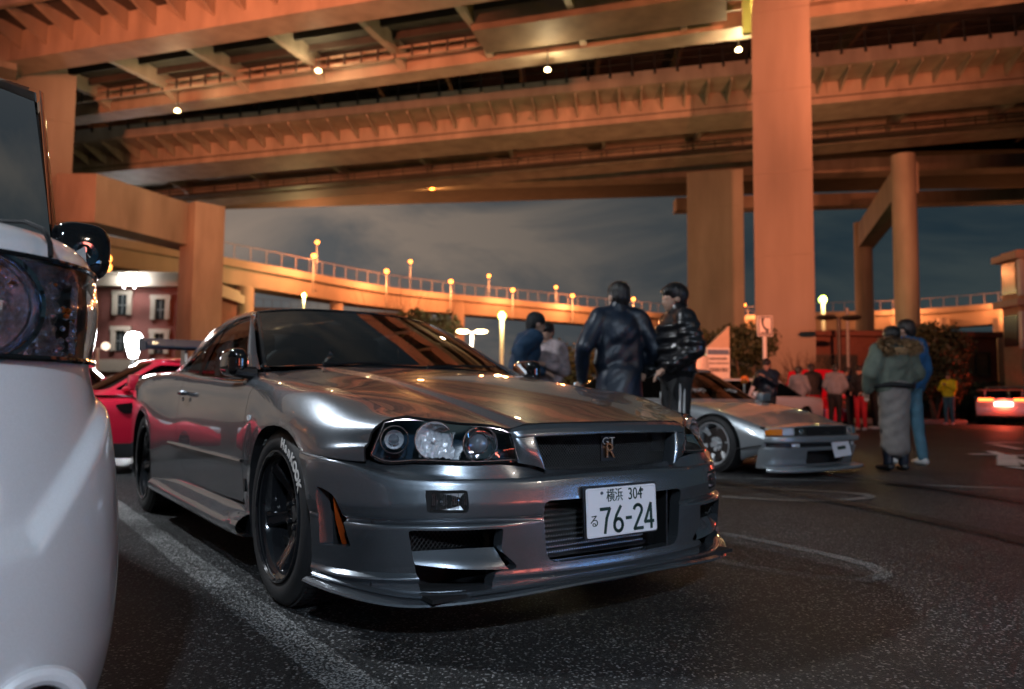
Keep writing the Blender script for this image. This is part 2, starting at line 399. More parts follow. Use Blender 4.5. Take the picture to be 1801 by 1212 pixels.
# ---- elevated roads.  local frame: x along the road, y away from the camera side, z up from the parapet top
def road_frame(name, p0, p1, label, cat='viaduct', group=None):
    d = p1-p0; L = d.length
    o = empty(name, p0, 0, label, cat, group); o.rotation_euler = (0, -math.asin(d.z/L), math.atan2(d.y, d.x))
    return o, L
def run(b, x0, x1, prof):      # profile (y,z) closed, swept along x
    A = [b.verts.new((x0, *p)) for p in prof]; B = [b.verts.new((x1, *p)) for p in prof]; n = len(prof)
    fs = [b.faces.new(A), b.faces.new(B[::-1])]+[b.faces.new((A[i], A[(i+1) % n], B[(i+1) % n], B[i])) for i in range(n)]
    bmesh.ops.recalc_face_normals(b, faces=fs); return b
def sq(y0, y1, z0, z1): return [(y0, z0), (y1, z0), (y1, z1), (y0, z1)]
def pieces(name, bm_, mat, parent, xs, y=0, z=0):
    o = mk(name, bm_, mat, parent, smooth=0); o.location = (xs[0], y, z)
    for x in xs[1:]: share(o, name, parent, (x, y, z))
def road_b():
    p0, p1 = at(105, 232, 53), at(1801, 54, 43.5); d = (p1-p0).normalized(); p0 = p0-d*22; p1 = p1+d*30
    o, L = road_frame('elevated_road', p0, p1, 'wide elevated road crossing the picture, pink lit edge with ribs beneath it')
    b = bmesh.new(); run(b, 0, L, sq(0, .22, 0, -.92)); mk('parapet', b, M['deck'], o, 0)
    b = bmesh.new(); run(b, 0, L, sq(.22, 15.5, -.62, -.93)); mk('deck_slab', b, M['deck'], o, 0)
    b = bmesh.new(); run(b, 0, L, sq(15.5, 15.7, 0, -.92)); mk('parapet', b, M['deck'], o, 0)
    b = bmesh.new(); run(b, 0, L, sq(2.5, 5.6, -.935, -2.35)); run(b, 0, L, sq(2.38, 5.72, -2.352, -2.42)); mk('girder', b, M['deck'], o, 0)
    b = bmesh.new(); run(b, 0, L, sq(11.2, 13.4, -.935, -2.35)); run(b, 0, L, sq(11.1, 13.5, -2.352, -2.42)); mk('girder', b, M['deck'], o, 0)
    b = bmesh.new(); prism(b, [(.22, -.935), (2.5, -.935), (2.5, -1.72), (2.2, -1.66), (.30, -1.10)], -.06, .06, (1, 2)); pieces('rib', b, M['deck'], o, [1+1.42*k for k in range(int((L-2)/1.42))])
    b = bmesh.new(); box(b, (0, 2.47, -1.64), (.05, .05, 1.40)); pieces('web_stiffener', b, M['deck'], o, [3+4.26*k for k in range(int((L-4)/4.26))])
    b = bmesh.new(); prism(b, [(5.6, -.94), (11.2, -.94), (11.2, -2.3), (10.2, -1.75), (6.6, -1.75), (5.6, -2.3)], -.15, .15, (1, 2)); pieces('cross_beam', b, M['deck'], o, [4+7.1*k for k in range(int((L-5)/7.1))])
    b = bmesh.new()
    run(b, 0, L, sq(8.6, 8.68, -2.05, -2.12)); run(b, 0, L, sq(8.6, 8.68, -2.62, -2.69)); run(b, 0, L, sq(9.4, 9.48, -2.05, -2.12)); run(b, 0, L, sq(8.6, 9.5, -2.72, -2.76)); mk('walkway_rail', b, M['iron_dark'], o, 0)
    b = bmesh.new(); box(b, (0, 8.64, -2.38), (.07, .07, .62)); pieces('walkway_post', b, M['iron_dark'], o, [1+2.0*k for k in range(int((L-2)/2.0))])
    b = bmesh.new(); tube(b, [(0, 0, -.28), (0, 0, 1.05)], .035, 6); box(b, (0, -.05, -.15), (.14, .09, .30)); pieces('rail_post', b, M['iron_dark'], o, [.5+1.42*k for k in range(int((L-1)/1.42))], y=-.04)
    b = bmesh.new()
    for zz in (.55, 1.02): tube(b, [(0, -.04, zz), (L, -.04, zz)], .018, 5)
    mk('hand_rail', b, M['iron_dark'], o, 0)
    b = bmesh.new(); tube(b, [(0, 2.36, -2.0), (L, 2.36, -2.0)], .03, 5); mk('cable', b, M['iron_dark'], o)
road_b()
def road_a():
    p0, p1 = at(17, 57, 38), at(620, -52, 32.3); d = (p1-p0).normalized(); p0 = p0-d*24; p1 = p1+d*34
    o, L = road_frame('elevated_road', p0, p1, 'highest elevated road overhead at upper left, orange girder with dark bays behind')
    h = -1.55
    b = bmesh.new(); run(b, 0, L, sq(0, 1.35, .0, h)); run(b, 0, L, sq(-.10, 1.45, h-.002, h-.06)); mk('girder', b, M['deck'], o, 0)
    b = bmesh.new(); run(b, 0, L, sq(7.6, 8.7, -.02, h+.25)); run(b, 0, L, sq(7.5, 8.8, h+.248, h+.19)); mk('girder', b, M['deck'], o, 0)
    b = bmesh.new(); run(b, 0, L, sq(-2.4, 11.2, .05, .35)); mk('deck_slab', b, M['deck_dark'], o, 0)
    b = bmesh.new(); run(b, 0, L, sq(-2.65, -2.4, -.35, 1.3)); mk('parapet', b, M['deck'], o, 0)
    b = bmesh.new(); prism(b, [(-2.35, .04), (-.002, .04), (-.002, -1.0), (-2.35, -.25)], -.06, .06, (1, 2)); pieces('rib', b, M['deck'], o, [1+1.7*k for k in range(int((L-2)/1.7))])
    b = bmesh.new(); prism(b, [(1.35, .04), (7.6, .04), (7.6, h+.3), (6.4, h+.75), (2.6, h+.6), (1.35, h+.02)], -.17, .17, (1, 2)); pieces('cross_beam', b, M['deck'], o, [3+5.0*k for k in range(int((L-4)/5.0))])
    b = bmesh.new()
    for y in (3.0, 4.4, 5.8): run(b, 0, L, sq(y, y+.12, .045, -.32))
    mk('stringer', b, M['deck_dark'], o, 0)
    b = bmesh.new(); run(b, 0, L, sq(6.5, 6.62, -.85, -1.0)); run(b, 0, L, sq(6.5, 6.62, -.40, -.5)); mk('pipe_rack', b, M['deck'], o, 0)
    b = bmesh.new(); box(b, (0, 6.45, -.72), (.08, .1, .55)); pieces('rack_hanger', b, M['deck_dark'], o, [1+1.0*k for k in range(int((L-2)/1.0))])
    # drain box hung between the girders
    b = bmesh.new(); run(b, 0, 12, [(4.2, -.35), (7.2, -.35), (6.9, -1.25), (4.6, -1.15)]); q = mk('service_box', b, M['deck_brown'], o, 0); q.location = (48, 0, 0)
road_a()
def road_c():
    o, L = road_frame('elevated_road', E(-75, 53, 27.2), E(75, 42, 27.6), 'dark elevated road beyond, its underside glimpsed between the two nearer roads')
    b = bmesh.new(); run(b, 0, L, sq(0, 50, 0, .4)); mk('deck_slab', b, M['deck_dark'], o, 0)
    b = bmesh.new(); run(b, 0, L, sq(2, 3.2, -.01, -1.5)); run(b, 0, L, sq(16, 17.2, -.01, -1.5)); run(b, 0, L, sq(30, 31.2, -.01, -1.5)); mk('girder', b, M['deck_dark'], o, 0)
    b = bmesh.new(); prism(b, [(3.2, -.01), (30, -.01), (30, -1.2), (3.2, -1.2)], -.15, .15, (1, 2)); pieces('cross_beam', b, M['deck_brown'], o, [3+6.0*k for k in range(int((L-4)/6.0))])
road_c()
def far_girders():
    o, L = road_frame('elevated_road', at(230, 338, 72)-Vector(RH)*30, at(1850, 252, 66)+Vector(RH)*20, 'lower elevated road seen edge on below the wide pink one, yellow lit girder')
    b = bmesh.new(); run(b, 0, L, sq(0, 2, 0, -1.3)); mk('girder', b, M['deck'], o, 0)
    b = bmesh.new(); run(b, 0, L, sq(3, 14, .6, .9)); mk('deck_slab', b, M['deck_dark'], o, 0)
    b = bmesh.new(); run(b, L*.62, L, sq(10, 12, -.6, -1.9)); mk('rear_girder', b, M['deck'], o, 0)
    b = bmesh.new(); box(b, (0, -.04, -.65), (.06, .06, 1.28)); pieces('web_stiffener', b, M['deck'], o, [3+6*k for k in range(int((L-4)/6))])
far_girders()
def block(name, mat, x0px, x1px, ybase, ytop, D, depth, label, cat='pillar', group=None, z0=0.0, ref=None, parent=None, turn=True):
    a, c = at(x0px, ref or ybase, D), at(x1px, ref or ybase, D); zt = at((x0px+x1px)/2, ytop, D).z
    b = bmesh.new(); w = (c-a).length
    box(b, (0, depth/2, (zt-z0)/2), (w, depth, zt-z0), bev=.06)
    for v in b.verts: v.co.z += 0
    o = mk(name, b, mat, None, 30); o.location = Vector(((a.x+c.x)/2, (a.y+c.y)/2, z0)); o.rotation_euler = (0, 0, math.atan2(RH[1], RH[0])-(math.atan(((x0px+x1px)/2-900)/FPX) if turn else 0))
    if cat == 'pillar':
        q = bmesh.new(); box(q, (0, depth/2, 0), (w+.03, depth+.03, .05), bev=.012); k_ = None
        for z in np.arange(3.0, zt-z0-1, 3.2):
            if k_ is None: k_ = mk('joint_band', q, mat, o, 30); k_.location = (0, 0, z)
            else: share(k_, 'joint_band', o, (0, 0, z))
    return tag(o, label, cat, group)
block('pillar', M['concrete'], 1331, 1431, 588, -140, 28, 2.4, 'tall square pillar right of centre, pinkish below and brown above')
block('pillar', M['concrete'], 1211, 1308, 570, 300, 58, 3.2, 'square mustard lit pillar behind the tall pinkish one')
block('pillar', M['concrete'], -30, 101, 600, 118, 40, 3.0, 'square orange pillar at the left behind the white van')
block('pier_cap', M['deck'], -60, 22, 110, 55, 37.5, 3.0, 'bright girder end on top of the left orange pillar', 'pier cap', z0=17.6)
def portal_left():
    o = empty('portal_frame', at(320, 590, 49), 0, 'orange portal frame between the brick building and the sky, sloping beam', 'portal frame'); o.location.z = 0
    inv = o.location
    def P(px, py, D): return at(px, py, D)-Vector(inv)
    q0, q1 = P(100, 305, 40.5), P(322, 372, 49.5); w = Vector(FH)*.0+Vector(RH)*2.2
    b = bmesh.new(); h = 2.7
    A = [q0, q0+w, q1+w, q1]; T = [b.verts.new(p) for p in A]; B = [b.verts.new(p-Vector((0, 0, h))) for p in A]
    fs = [b.faces.new(T), b.faces.new(B[::-1])]+[b.faces.new((T[i], B[i], B[(i+1) % 4], T[(i+1) % 4])) for i in range(4)]; bmesh.ops.recalc_face_normals(b, faces=fs)
    mk('cross_beam', b, M['deck'], o, 0)
    c = P(349, 590, 48); c.z = 0; zt = at(349, 363, 48).z
    b = bmesh.new(); box(b, (c.x, c.y, zt/2), (2.0, 2.0, zt), rz=math.atan2(RH[1], RH[0])-.72, bev=.04); mk('column', b, M['deck'], o, 30)
portal_left()
def portal_right():
    o = empty('portal_frame', at(1595, 590, 52), 0, 'pale portal frame of two round columns right of the tall pillar', 'portal frame'); o.location.z = 0
    for x0, x1, D, yt in ((1576, 1616, 52, 274), (1506, 1536, 71, 392)):
        a, c = at(x0, 560, D), at(x1, 560, D); r = (a-c).length/2; zt = at((x0+x1)/2, yt, D).z; m_ = (a+c)/2-o.location
        b = bmesh.new(); lathe(b, [(0, 0), (r, 0), (r, zt), (0, zt)], 28, 'z', (m_.x, m_.y, 0)); bmesh.ops.recalc_face_normals(b, faces=b.faces); mk('column', b, M['deck'], o, 40)
    q0, q1 = at(1596, 278, 52)-o.location, at(1521, 392, 71)-o.location; w = Vector(RH)*.75
    b = bmesh.new(); A = [q0-w, q0+w, q1+w, q1-w]; T = [b.verts.new(p-Vector((0, 0, .3))) for p in A]; B = [b.verts.new(p-Vector((0, 0, 2.5))) for p in A]
    fs = [b.faces.new(T), b.faces.new(B[::-1])]+[b.faces.new((T[i], B[i], B[(i+1) % 4], T[(i+1) % 4])) for i in range(4)]; bmesh.ops.recalc_face_normals(b, faces=fs)
    mk('cross_beam', b, M['deck'], o, 0)
portal_right()
# ---- far viaduct with its lamps
M['sodium'] = emit_mat('sodium_lamp', (1.0, 0.30, 0.045), 7)
M['warm_lamp'] = emit_mat('warm_lamp', (1.0, 0.72, 0.36), 12)
M['green_lamp'] = emit_mat('mercury_lamp', (0.70, 1.0, 0.16), 7)
M['white_lamp'] = emit_mat('white_floodlight', (0.92, 0.96, 1.0), 45)
def plight(name, loc, e, col, r=.2):
    l = bpy.data.lights.new(name, 'POINT'); l.energy = e; l.color = col; l.shadow_soft_size = r
    o = bpy.data.objects.new(name, l); COL.objects.link(o); o.location = loc; return o
def spot(name, loc, target, e, col, ang=70, blend=.6, r=.3):
    l = bpy.data.lights.new(name, 'SPOT'); l.energy = e; l.color = col; l.spot_size = R(ang); l.spot_blend = blend; l.shadow_soft_size = r
    o = bpy.data.objects.new(name, l); COL.objects.link(o); o.location = loc; o.rotation_euler = (Vector(target)-Vector(loc)).to_track_quat('-Z', 'Y').to_euler(); return o
FAR = [(60, 392, 70), (379, 449, 85), (515, 474, 92), (693, 505.5, 106), (860, 523, 117.5), (1072, 543, 130), (1330, 562, 150)]
def far_viaduct(pts, face, label, wall=.9, cols=()):
    P = [at(*p) for p in pts]; o = empty('far_viaduct', (P[0].x, P[0].y, 0), 0, label, 'viaduct')
    Q = resample([tuple(p-o.location) for p in P], 60)
    d = np.gradient(Q, axis=0); n = np.stack([-d[:, 1], d[:, 0], 0*d[:, 0]], 1); n /= np.linalg.norm(n, axis=1)[:, None]
    if n[30]@FH < 0: n = -n
    def sweep(nm, prof, mat):
        G = np.stack([Q+n*y+np.array([0, 0, z]) for y, z in prof+[prof[0]]], 1); b = grid_bm(G); bmesh.ops.recalc_face_normals(b, faces=b.faces); mk(nm, b, mat, o, 25)
    sweep('parapet', [(0, 0), (.3, 0), (.3, -wall-.1), (0, -wall)], M['pale_deck'])
    sweep('girder', [(.8, -wall-.05), (5.5, -wall-.05), (5.0, -face), (1.3, -face)], M['pale_deck'])
    sweep('deck_slab', [(.3, -wall+.3), (9, -wall+.3), (9, -wall-.02), (.3, -wall-.02)], M['pale_deck'])
    b = bmesh.new(); tube(b, [(0, 0, -.1), (0, 0, 1.6)], .038, 4); po = mk('fence_post', b, M['pale_deck'], o, 0)
    s = np.r_[0, np.cumsum(np.linalg.norm(np.diff(Q, axis=0), axis=1))]; first = True
    for t in np.arange(1, s[-1], 2.0):
        c = [np.interp(t, s, Q[:, k]) for k in range(3)]
        if first: po.location = c; first = False
        else: share(po, 'fence_post', o, c)
    b = bmesh.new(); tube(b, [tuple(q+[0, 0, 1.7]) for q in Q], .035, 4); mk('fence_rail', b, M['pale_deck'], o)
    for px, D, r, yt in cols:
        c = at(px, 600, D); zt = at(px, yt, D).z; b = bmesh.new(); lathe(b, [(0, 0), (r, 0), (r, zt), (0, zt)], 24, 'z', (c.x-o.location.x, c.y-o.location.y, 0)); bmesh.ops.recalc_face_normals(b, faces=b.faces); mk('column', b, M['pale_deck'], o, 40)
    return o
far_viaduct(FAR, 2.8, 'long curving viaduct in the distance, orange lit and lined with street lamps', cols=((429, 90, 1.0, 470), (590, 101, .9, 515), (715, 110, .9, 520), (805, 116, 1.0, 530), (960, 127, 1.0, 545)))
far_viaduct([(1290, 556, 150), (1440, 549, 140), (1620, 543, 130), (1800, 529, 120), (1980, 516, 112)], 3.3, 'orange lit viaduct in the distance behind the round columns', cols=((1660, 128, 1.0, 560), (1760, 122, 1.0, 560)))
far_viaduct([(380, 538, 140), (470, 541, 150), (600, 546, 160), (760, 552, 170)], 2.4, 'faint lower viaduct with a fence glimpsed above the grey car roof')
def street_lamp(px, py, D, label, base=None, mat='sodium', r=.30, e=0, col=(1, .31, .10), group='street lamps along the distant viaduct', hgt=5.0, nm='street_lamp'):
    h = at(px, py, D); o = empty(nm, (h.x, h.y, h.z-hgt), 0, label, 'street lamp', group)
    b = bmesh.new(); tube(b, [(0, 0, 0), (0, 0, hgt-.25), (-.15*RH[0], -.15*RH[1], hgt-.05)], [.09, .06, .05], 6); mk('pole', b, M['galv'], o)
    b = bmesh.new(); lathe(b, [(0, hgt-.8*r), (r*.7, hgt-.6*r), (r, hgt), (r*.7, hgt+.6*r), (0, hgt+.8*r)], 12, 'z'); bmesh.ops.recalc_face_normals(b, faces=b.faces); mk('lamp_head', b, M[mat], o)
    if e: plight('lamp_light', h+Vector((-FH[0]*1.3, -FH[1]*1.3, -1.6)), e, col, .3)
    return o
LAMPS = [(558, 426, 96), (552, 450, 91), (680, 477, 101), (722, 460, 112), (793, 495, 109), (860, 485, 122), (902, 510, 117), (978, 505, 130), (1007, 520, 124), (1114, 526, 131), (1309, 536, 146), (1576, 531, 131), (1766, 523, 121)]
WORDS = ['farther of the lamp pair above the grey car roof', 'nearer star bright lamp above the grey car roof', 'bright lamp on the viaduct left of the dark tree', 'tall lamp above the dark tree', 'bright lamp left of the blurred navy man', 'tall lamp above the navy man and left of him', 'bright lamp straight above the navy man', 'tall lamp between the navy man and the dark coat', 'bright lamp left of the dark coated man', 'bright lamp between the two standing men', 'small lamp between the mustard and pinkish pillars', 'bright lamp just left of the near round column', 'lamp at the far right beside the building']
for i, (a, c, D) in enumerate(LAMPS):
    street_lamp(a, c, D, 'orange sodium street lamp, '+WORDS[i], e=2700 if i not in (0, 3, 5, 7) else 1700, r=.34 if i not in (0, 3, 5, 7) else .30, hgt=4.6 if i not in (0, 3, 5, 7) else 6.5)
# ---- lamps hung below the roads
for px, py, D, w in ((312, 195, 42, 'leftmost one'), (560, 125, 39, 'above the grey car roof'), (963, 123, 37.5, 'above the sky gap'), (1299, 88, 36, 'next to the tall pillar')):
    h = at(px, py, D); o = empty('hanging_lamp', h, 0, 'small warm lamp hung below the overhead road, '+w, 'lamp', 'lamps hung below the overhead road')
    b = bmesh.new(); tube(b, [(0, 0, .12), (0, 0, 1.1)], .03, 6); mk('rod', b, M['iron_dark'], o)
    b = bmesh.new(); lathe(b, [(0, -.09), (.14, -.05), (.16, .03), (.09, .11), (0, .13)], 16, 'z'); mk('lamp_head', b, M['warm_lamp'], o)
    plight('lamp_light', h+Vector((-FH[0]*.35, -FH[1]*.35, -.25)), 260, (1, .75, .4), .12)
h = at(760, 331, 70.5); o = empty('hanging_lamp', h, 0, 'orange lamp on the lower girder edge above the sky gap', 'lamp')
b = bmesh.new(); lathe(b, [(0, -.2), (.25, -.1), (.25, .1), (0, .2)], 14, 'z'); mk('lamp_head', b, M['sodium'], o); plight('lamp_light', h+Vector((-FH[0]*.6, -FH[1]*.6, -.2)), 900, (1, .42, .12))
# lit steel stair head beside the tall pillar
o = block('lit_panel', M['deck'], 1306, 1329, 58, -12, 30, .3, 'bright yellow lit steel panel beside the tall pillar top', 'panel', z0=at(1317, 58, 30).z)
plight('lamp_light', at(1306, 8, 28.6), 160, (1, .75, .12), .1)
# ================================================================ materials shared by cars

M['gun'] = paint_mat('gunmetal_paint', (0.205, 0.228, 0.255), metal=0.85, rough=0.27, flake=0.6)
M['black'] = pm('black_plastic', (0.012, 0.012, 0.013), rough=0.42, var=0.2)
M['gloss'] = pm('gloss_black', (0.006, 0.006, 0.007), rough=0.06, coat=0.6, var=0.1)
M['rubber'] = pm('tyre_rubber', (0.014, 0.014, 0.015), rough=0.62, var=0.25, scale=14, bump=0.15, bscale=140)
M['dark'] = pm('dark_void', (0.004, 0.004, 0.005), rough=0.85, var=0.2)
M['chrome'] = pm('chrome', (0.80, 0.81, 0.83), rough=0.06, metal=1.0, var=0.04)
M['alu'] = pm('bare_aluminium', (0.62, 0.62, 0.64), rough=0.40, metal=1.0, var=0.1, scale=30)
M['rim'] = pm('black_rim', (0.018, 0.019, 0.022), rough=0.12, metal=0.35, coat=0.9, var=0.1)
M['iron'] = pm('brake_iron', (0.16, 0.155, 0.15), rough=0.35, metal=1.0, var=0.2, scale=40)
M['caliper'] = pm('caliper_red', (0.25, 0.02, 0.03), rough=0.3, coat=0.5)
M['glass'] = glass_mat('window_glass', (0.80, 0.86, 0.84))
M['lens'] = glass_mat('clear_lens', (0.93, 0.95, 0.97))
M['letter'] = pm('tyre_lettering', (0.62, 0.58, 0.55), rough=0.6, var=0.12, scale=30)
M['orange'] = pm('orange_reflection_paint', (0.75, 0.12, 0.02), rough=0.2, coat=0.6, var=0.15, scale=30)  # orange of mirrored lamp light put into the base colour
M['amber'] = pm('amber_lens', (0.72, 0.20, 0.015), rough=0.15, coat=0.8, var=0.1)
M['plate'] = pm('plate_white', (0.80, 0.82, 0.88), rough=0.35, var=0.03)
M['ink'] = pm('plate_green', (0.006, 0.035, 0.028), rough=0.5, var=0.05)
M['seat'] = pm('seat_cloth', (0.03, 0.032, 0.036), rough=0.8, var=0.3, bump=0.1)
M['badge_red'] = pm('badge_red', (0.45, 0.03, 0.03), rough=0.25, coat=0.5)

XS = [.615, .50, .38, .20, 0, -.20, -.38, -.50, -.75, -1.1, -1.45, -1.8, -2.1, -2.4, -2.65, -2.9, -3.2, -3.5, -3.72]
ROWY = [[.655, .672, .69, .71, .72, .72, .72, .715, .735, .74, .74, .74, .73, .70, .68, .67, .66, .65, .63],
        [.70, .735, .76, .785, .79, .79, .79, .792, .79, .79, .79, .785, .785, .785, .78, .77, .755, .73, .70],
        [.735, .778, .808, .835, .845, .842, .835, .83, .828, .828, .828, .828, .835, .848, .852, .845, .82, .79, .75],
        [.757, .812, .850, .875, .882, .872, .855, .848, .846, .846, .846, .848, .862, .882, .889, .88, .85, .81, .765],
        [.768, .838, .878, .891, .893, .884, .863, .855, .853, .853, .853, .856, .872, .889, .893, .885, .857, .815, .77],
        [.782, .856, .886, .892, .893, .886, .865, .856, .854, .854, .854, .857, .873, .889, .893, .885, .857, .815, .77],
        [.77, .825, .868, .889, .889, .880, .857, .846, .843, .843, .843, .848, .868, .886, .89, .88, .85, .81, .76],
        [.76, .815, .855, .875, .875, .864, .840, .828, .825, .825, .825, .832, .852, .872, .876, .866, .838, .80, .75]]
ROWZ = [[.708, .728, .758, .795, .815, .834, .850, .862, .872, .862, .872, .892, .905, .915, .92, .925, .925, .92, .905],
        [.700, .717, .745, .782, .802, .82, .832, .838, .838, .845, .857, .875, .892, .902, .905, .908, .908, .902, .89],
        [.682, .695, .715, .745, .765, .778, .785, .79, .795, .80, .81, .825, .84, .855, .86, .86, .86, .85, .84],
        [.655, .66, .67, .69, .705, .705, .70, .70, .70, .70, .70, .71, .73, .755, .765, .765, .76, .75, .74],
        [.62, .615, .61, .62, .635, .62, .60, .60, .60, .60, .60, .61, .63, .65, .66, .65, .63, .62, .61],
        [.57, .545, .52, .50, .49, .487, .487, .487, .487, .487, .487, .487, .487, .487, .49, .49, .49, .49, .49],
        [.33]*19, [.19]*19]
def side_pts(x):
    Y = np.stack([cubic(XS[::-1], r[::-1], x) for r in ROWY]); Z = np.stack([cubic(XS[::-1], r[::-1], x) for r in ROWZ]); return Y, Z
def side_grid(x0, x1, nx, r0=0, r1=7, nv=44, sgn=-1):
    x = np.linspace(x0, x1, nx); Y, Z = side_pts(x)
    t = np.linspace(r0, r1, nv); y = cubic(np.arange(8.), Y, t); z = cubic(np.arange(8.), Z, t)
    return np.stack([np.broadcast_to(x, y.shape), sgn*y, z], -1).transpose(1, 0, 2)
ARCH_F = [(-.345, .0), (-.345, .22), (-.338, .31), (-.318, .42), (-.285, .50), (-.235, .566), (-.18, .608), (-.12, .636), (-.05, .652), (.03, .659), (.11, .656), (.18, .644), (.24, .622), (.30, .586), (.345, .545), (.385, .485), (.415, .41), (.438, .32), (.45, .22), (.456, .0)]
ARCH_R = [(-2.665+.355*math.cos(a), .305+.355*math.sin(a)) for a in np.linspace(0, math.pi, 25)]
ARCH_R = [(-2.665+.36, .0)]+ARCH_R+[(-2.665-.36, .0)]
DOOR = [(-.40, .95), (-.425, .835), (-.466, .78), (-.476, .60), (-.468, .45), (-.450, .335), (-.475, .314), (-.75, .305), (-1.36, .303), (-1.47, .315), (-1.58, .355), (-1.68, .42), (-1.735, .50), (-1.768, .62), (-1.782, .78), (-1.775, .95)]
def grow(poly, dx, dz):
    p = np.array(poly); c = (p.max(0)+p.min(0))/2; h = (p.max(0)-p.min(0))/2
    return [tuple(q) for q in (p-c)*(1+np.array([dx, dz])/h)+c]
def near(v, poly, d=.01):
    x, z = v.co.x, v.co.z
    for (a, b), (c, e) in zip(poly[:-1], poly[1:]):
        l2 = (c-a)**2+(e-b)**2; t = min(1, max(0, ((x-a)*(c-a)+(z-b)*(e-b))/l2))
        if (a+t*(c-a)-x)**2+(b+t*(e-b)-z)**2 < d*d: return True
    return False

def fender():
    bm = grid_bm(side_grid(.625, -.74, 96, 0, 7, 64))
    keep = [(.7, 1), (-.735, 1), (-.735, .8385), (-.55, .8385), (-.4225, .836), (-.4635, .78), (-.4735, .60), (-.4655, .45), (-.4475, .335), (-.4475, .1), (.7, .1)]
    cut(bm, keep, keep='in'); cut(bm, ARCH_F)
    cut(bm, [(.25, .5835), (.36, .5805), (.46, .5755), (.56, .5665), (.62, .5645), (.8, .56), (.8, 0), (.25, 0)])
    cut(bm, [(.645, .735), (.614, .7055), (.603, .69), (.595, .655), (.597, .61), (.604, .56), (.8, .55), (.8, .75)])
    return lip(bm, .035, lambda v: (0, 1, 0) if near(v, ARCH_F, .006) else -v.normal*.3, mi=1)
def door():
    bm = grid_bm(side_grid(-.38, -1.80, 80, 1, 7, 60))
    cut(bm, grow(DOOR, -.003, -.003), keep='in')
    return lip(bm, .010, mi=1)
def quarter():
    bm = grid_bm(side_grid(-1.36, -3.72, 130, 0, 7, 60))
    cut(bm, grow(DOOR, .0012, .0012)); cut(bm, ARCH_R)
    cut(bm, [(-1.2, .303), (-1.9, .303), (-2.3, .25), (-2.3, 0), (-1.2, 0)])
    cut(bm, [(-1.0, 1.0), (-1.776, 1.0), (-1.780, .8), (-1.0, .8)])
    return lip(bm, .03, lambda v: (0, 1, 0) if near(v, ARCH_R, .006) else -v.normal*.3, mi=1)
def sill():
    bm = grid_bm(side_grid(-.452, -2.30, 60, 5, 7, 24))
    cut(bm, [(-.3, .302), (-3, .302), (-3, .9), (-.3, .9)])
    cut(bm, ARCH_R)
    return bm

def hood_z(x, y):
    q = np.abs(y)
    xe = XS[:8][::-1]
    zE = cubic([-.75, -.5, -.38, -.20, 0, .20, .38, .50, .60, .75, .845, .92], [.876, .862, .850, .834, .815, .795, .758, .728, .708, .685, .6665, .652], x)
    yE = np.interp(x, [-.75, -.5, -.38, -.20, 0, .20, .38, .50, .60, .66, .75, .83, .845, .92], [.72, .715, .72, .72, .72, .71, .69, .672, .655, .615, .525, .43, .41, .40])
    zc = cubic([-.7, -.5, -.3, 0, .3, .6, .75, .86, .92], [.920, .906, .888, .855, .808, .752, .720, .6965, .683], x)
    f = np.clip((x+.66)/1.53, 0, 1)
    qc = .475-.14*f; w = .025+.05*f; d = .009+.012*f
    qq = np.minimum(q, qc); z = zc-.010*(qq/qc)**2
    s = np.clip((q-qc)/w, 0, 1); s2 = s*s*(3-2*s); z1 = zc-.010-d
    t = np.clip((q-qc-w)/np.maximum(yE-qc-w, .02), 0, 1.3)
    return np.where(q < qc+w, z-d*s2, z1+(zE-z1)*t**1.5)
HOOD_EDGE = [(-.63, .714), (-.5, .712), (-.38, .717), (-.20, .717), (0, .717), (.20, .707), (.38, .687), (.50, .669), (.588, .655), (.612, .642), (.66, .602), (.75, .513), (.826, .425), (.842, .398), (.862, .32), (.881, .16), (.886, 0)]
def hood():
    x = np.linspace(-.70, .92, 96); y = np.linspace(-.75, .75, 140); X, Y = np.meshgrid(x, y, indexing='ij')
    bm = grid_bm(np.stack([X, Y, hood_z(X, Y)], -1))
    poly = [(-.60, 0), (-.605, .3), (-.615, .55)]+HOOD_EDGE+[(a, -b) for a, b in HOOD_EDGE[::-1]]+[(-.615, -.55), (-.605, -.3)]
    cut(bm, poly, (0, 1), 'in')
    return lip(bm, .018, (0, 0, -1), mi=1)

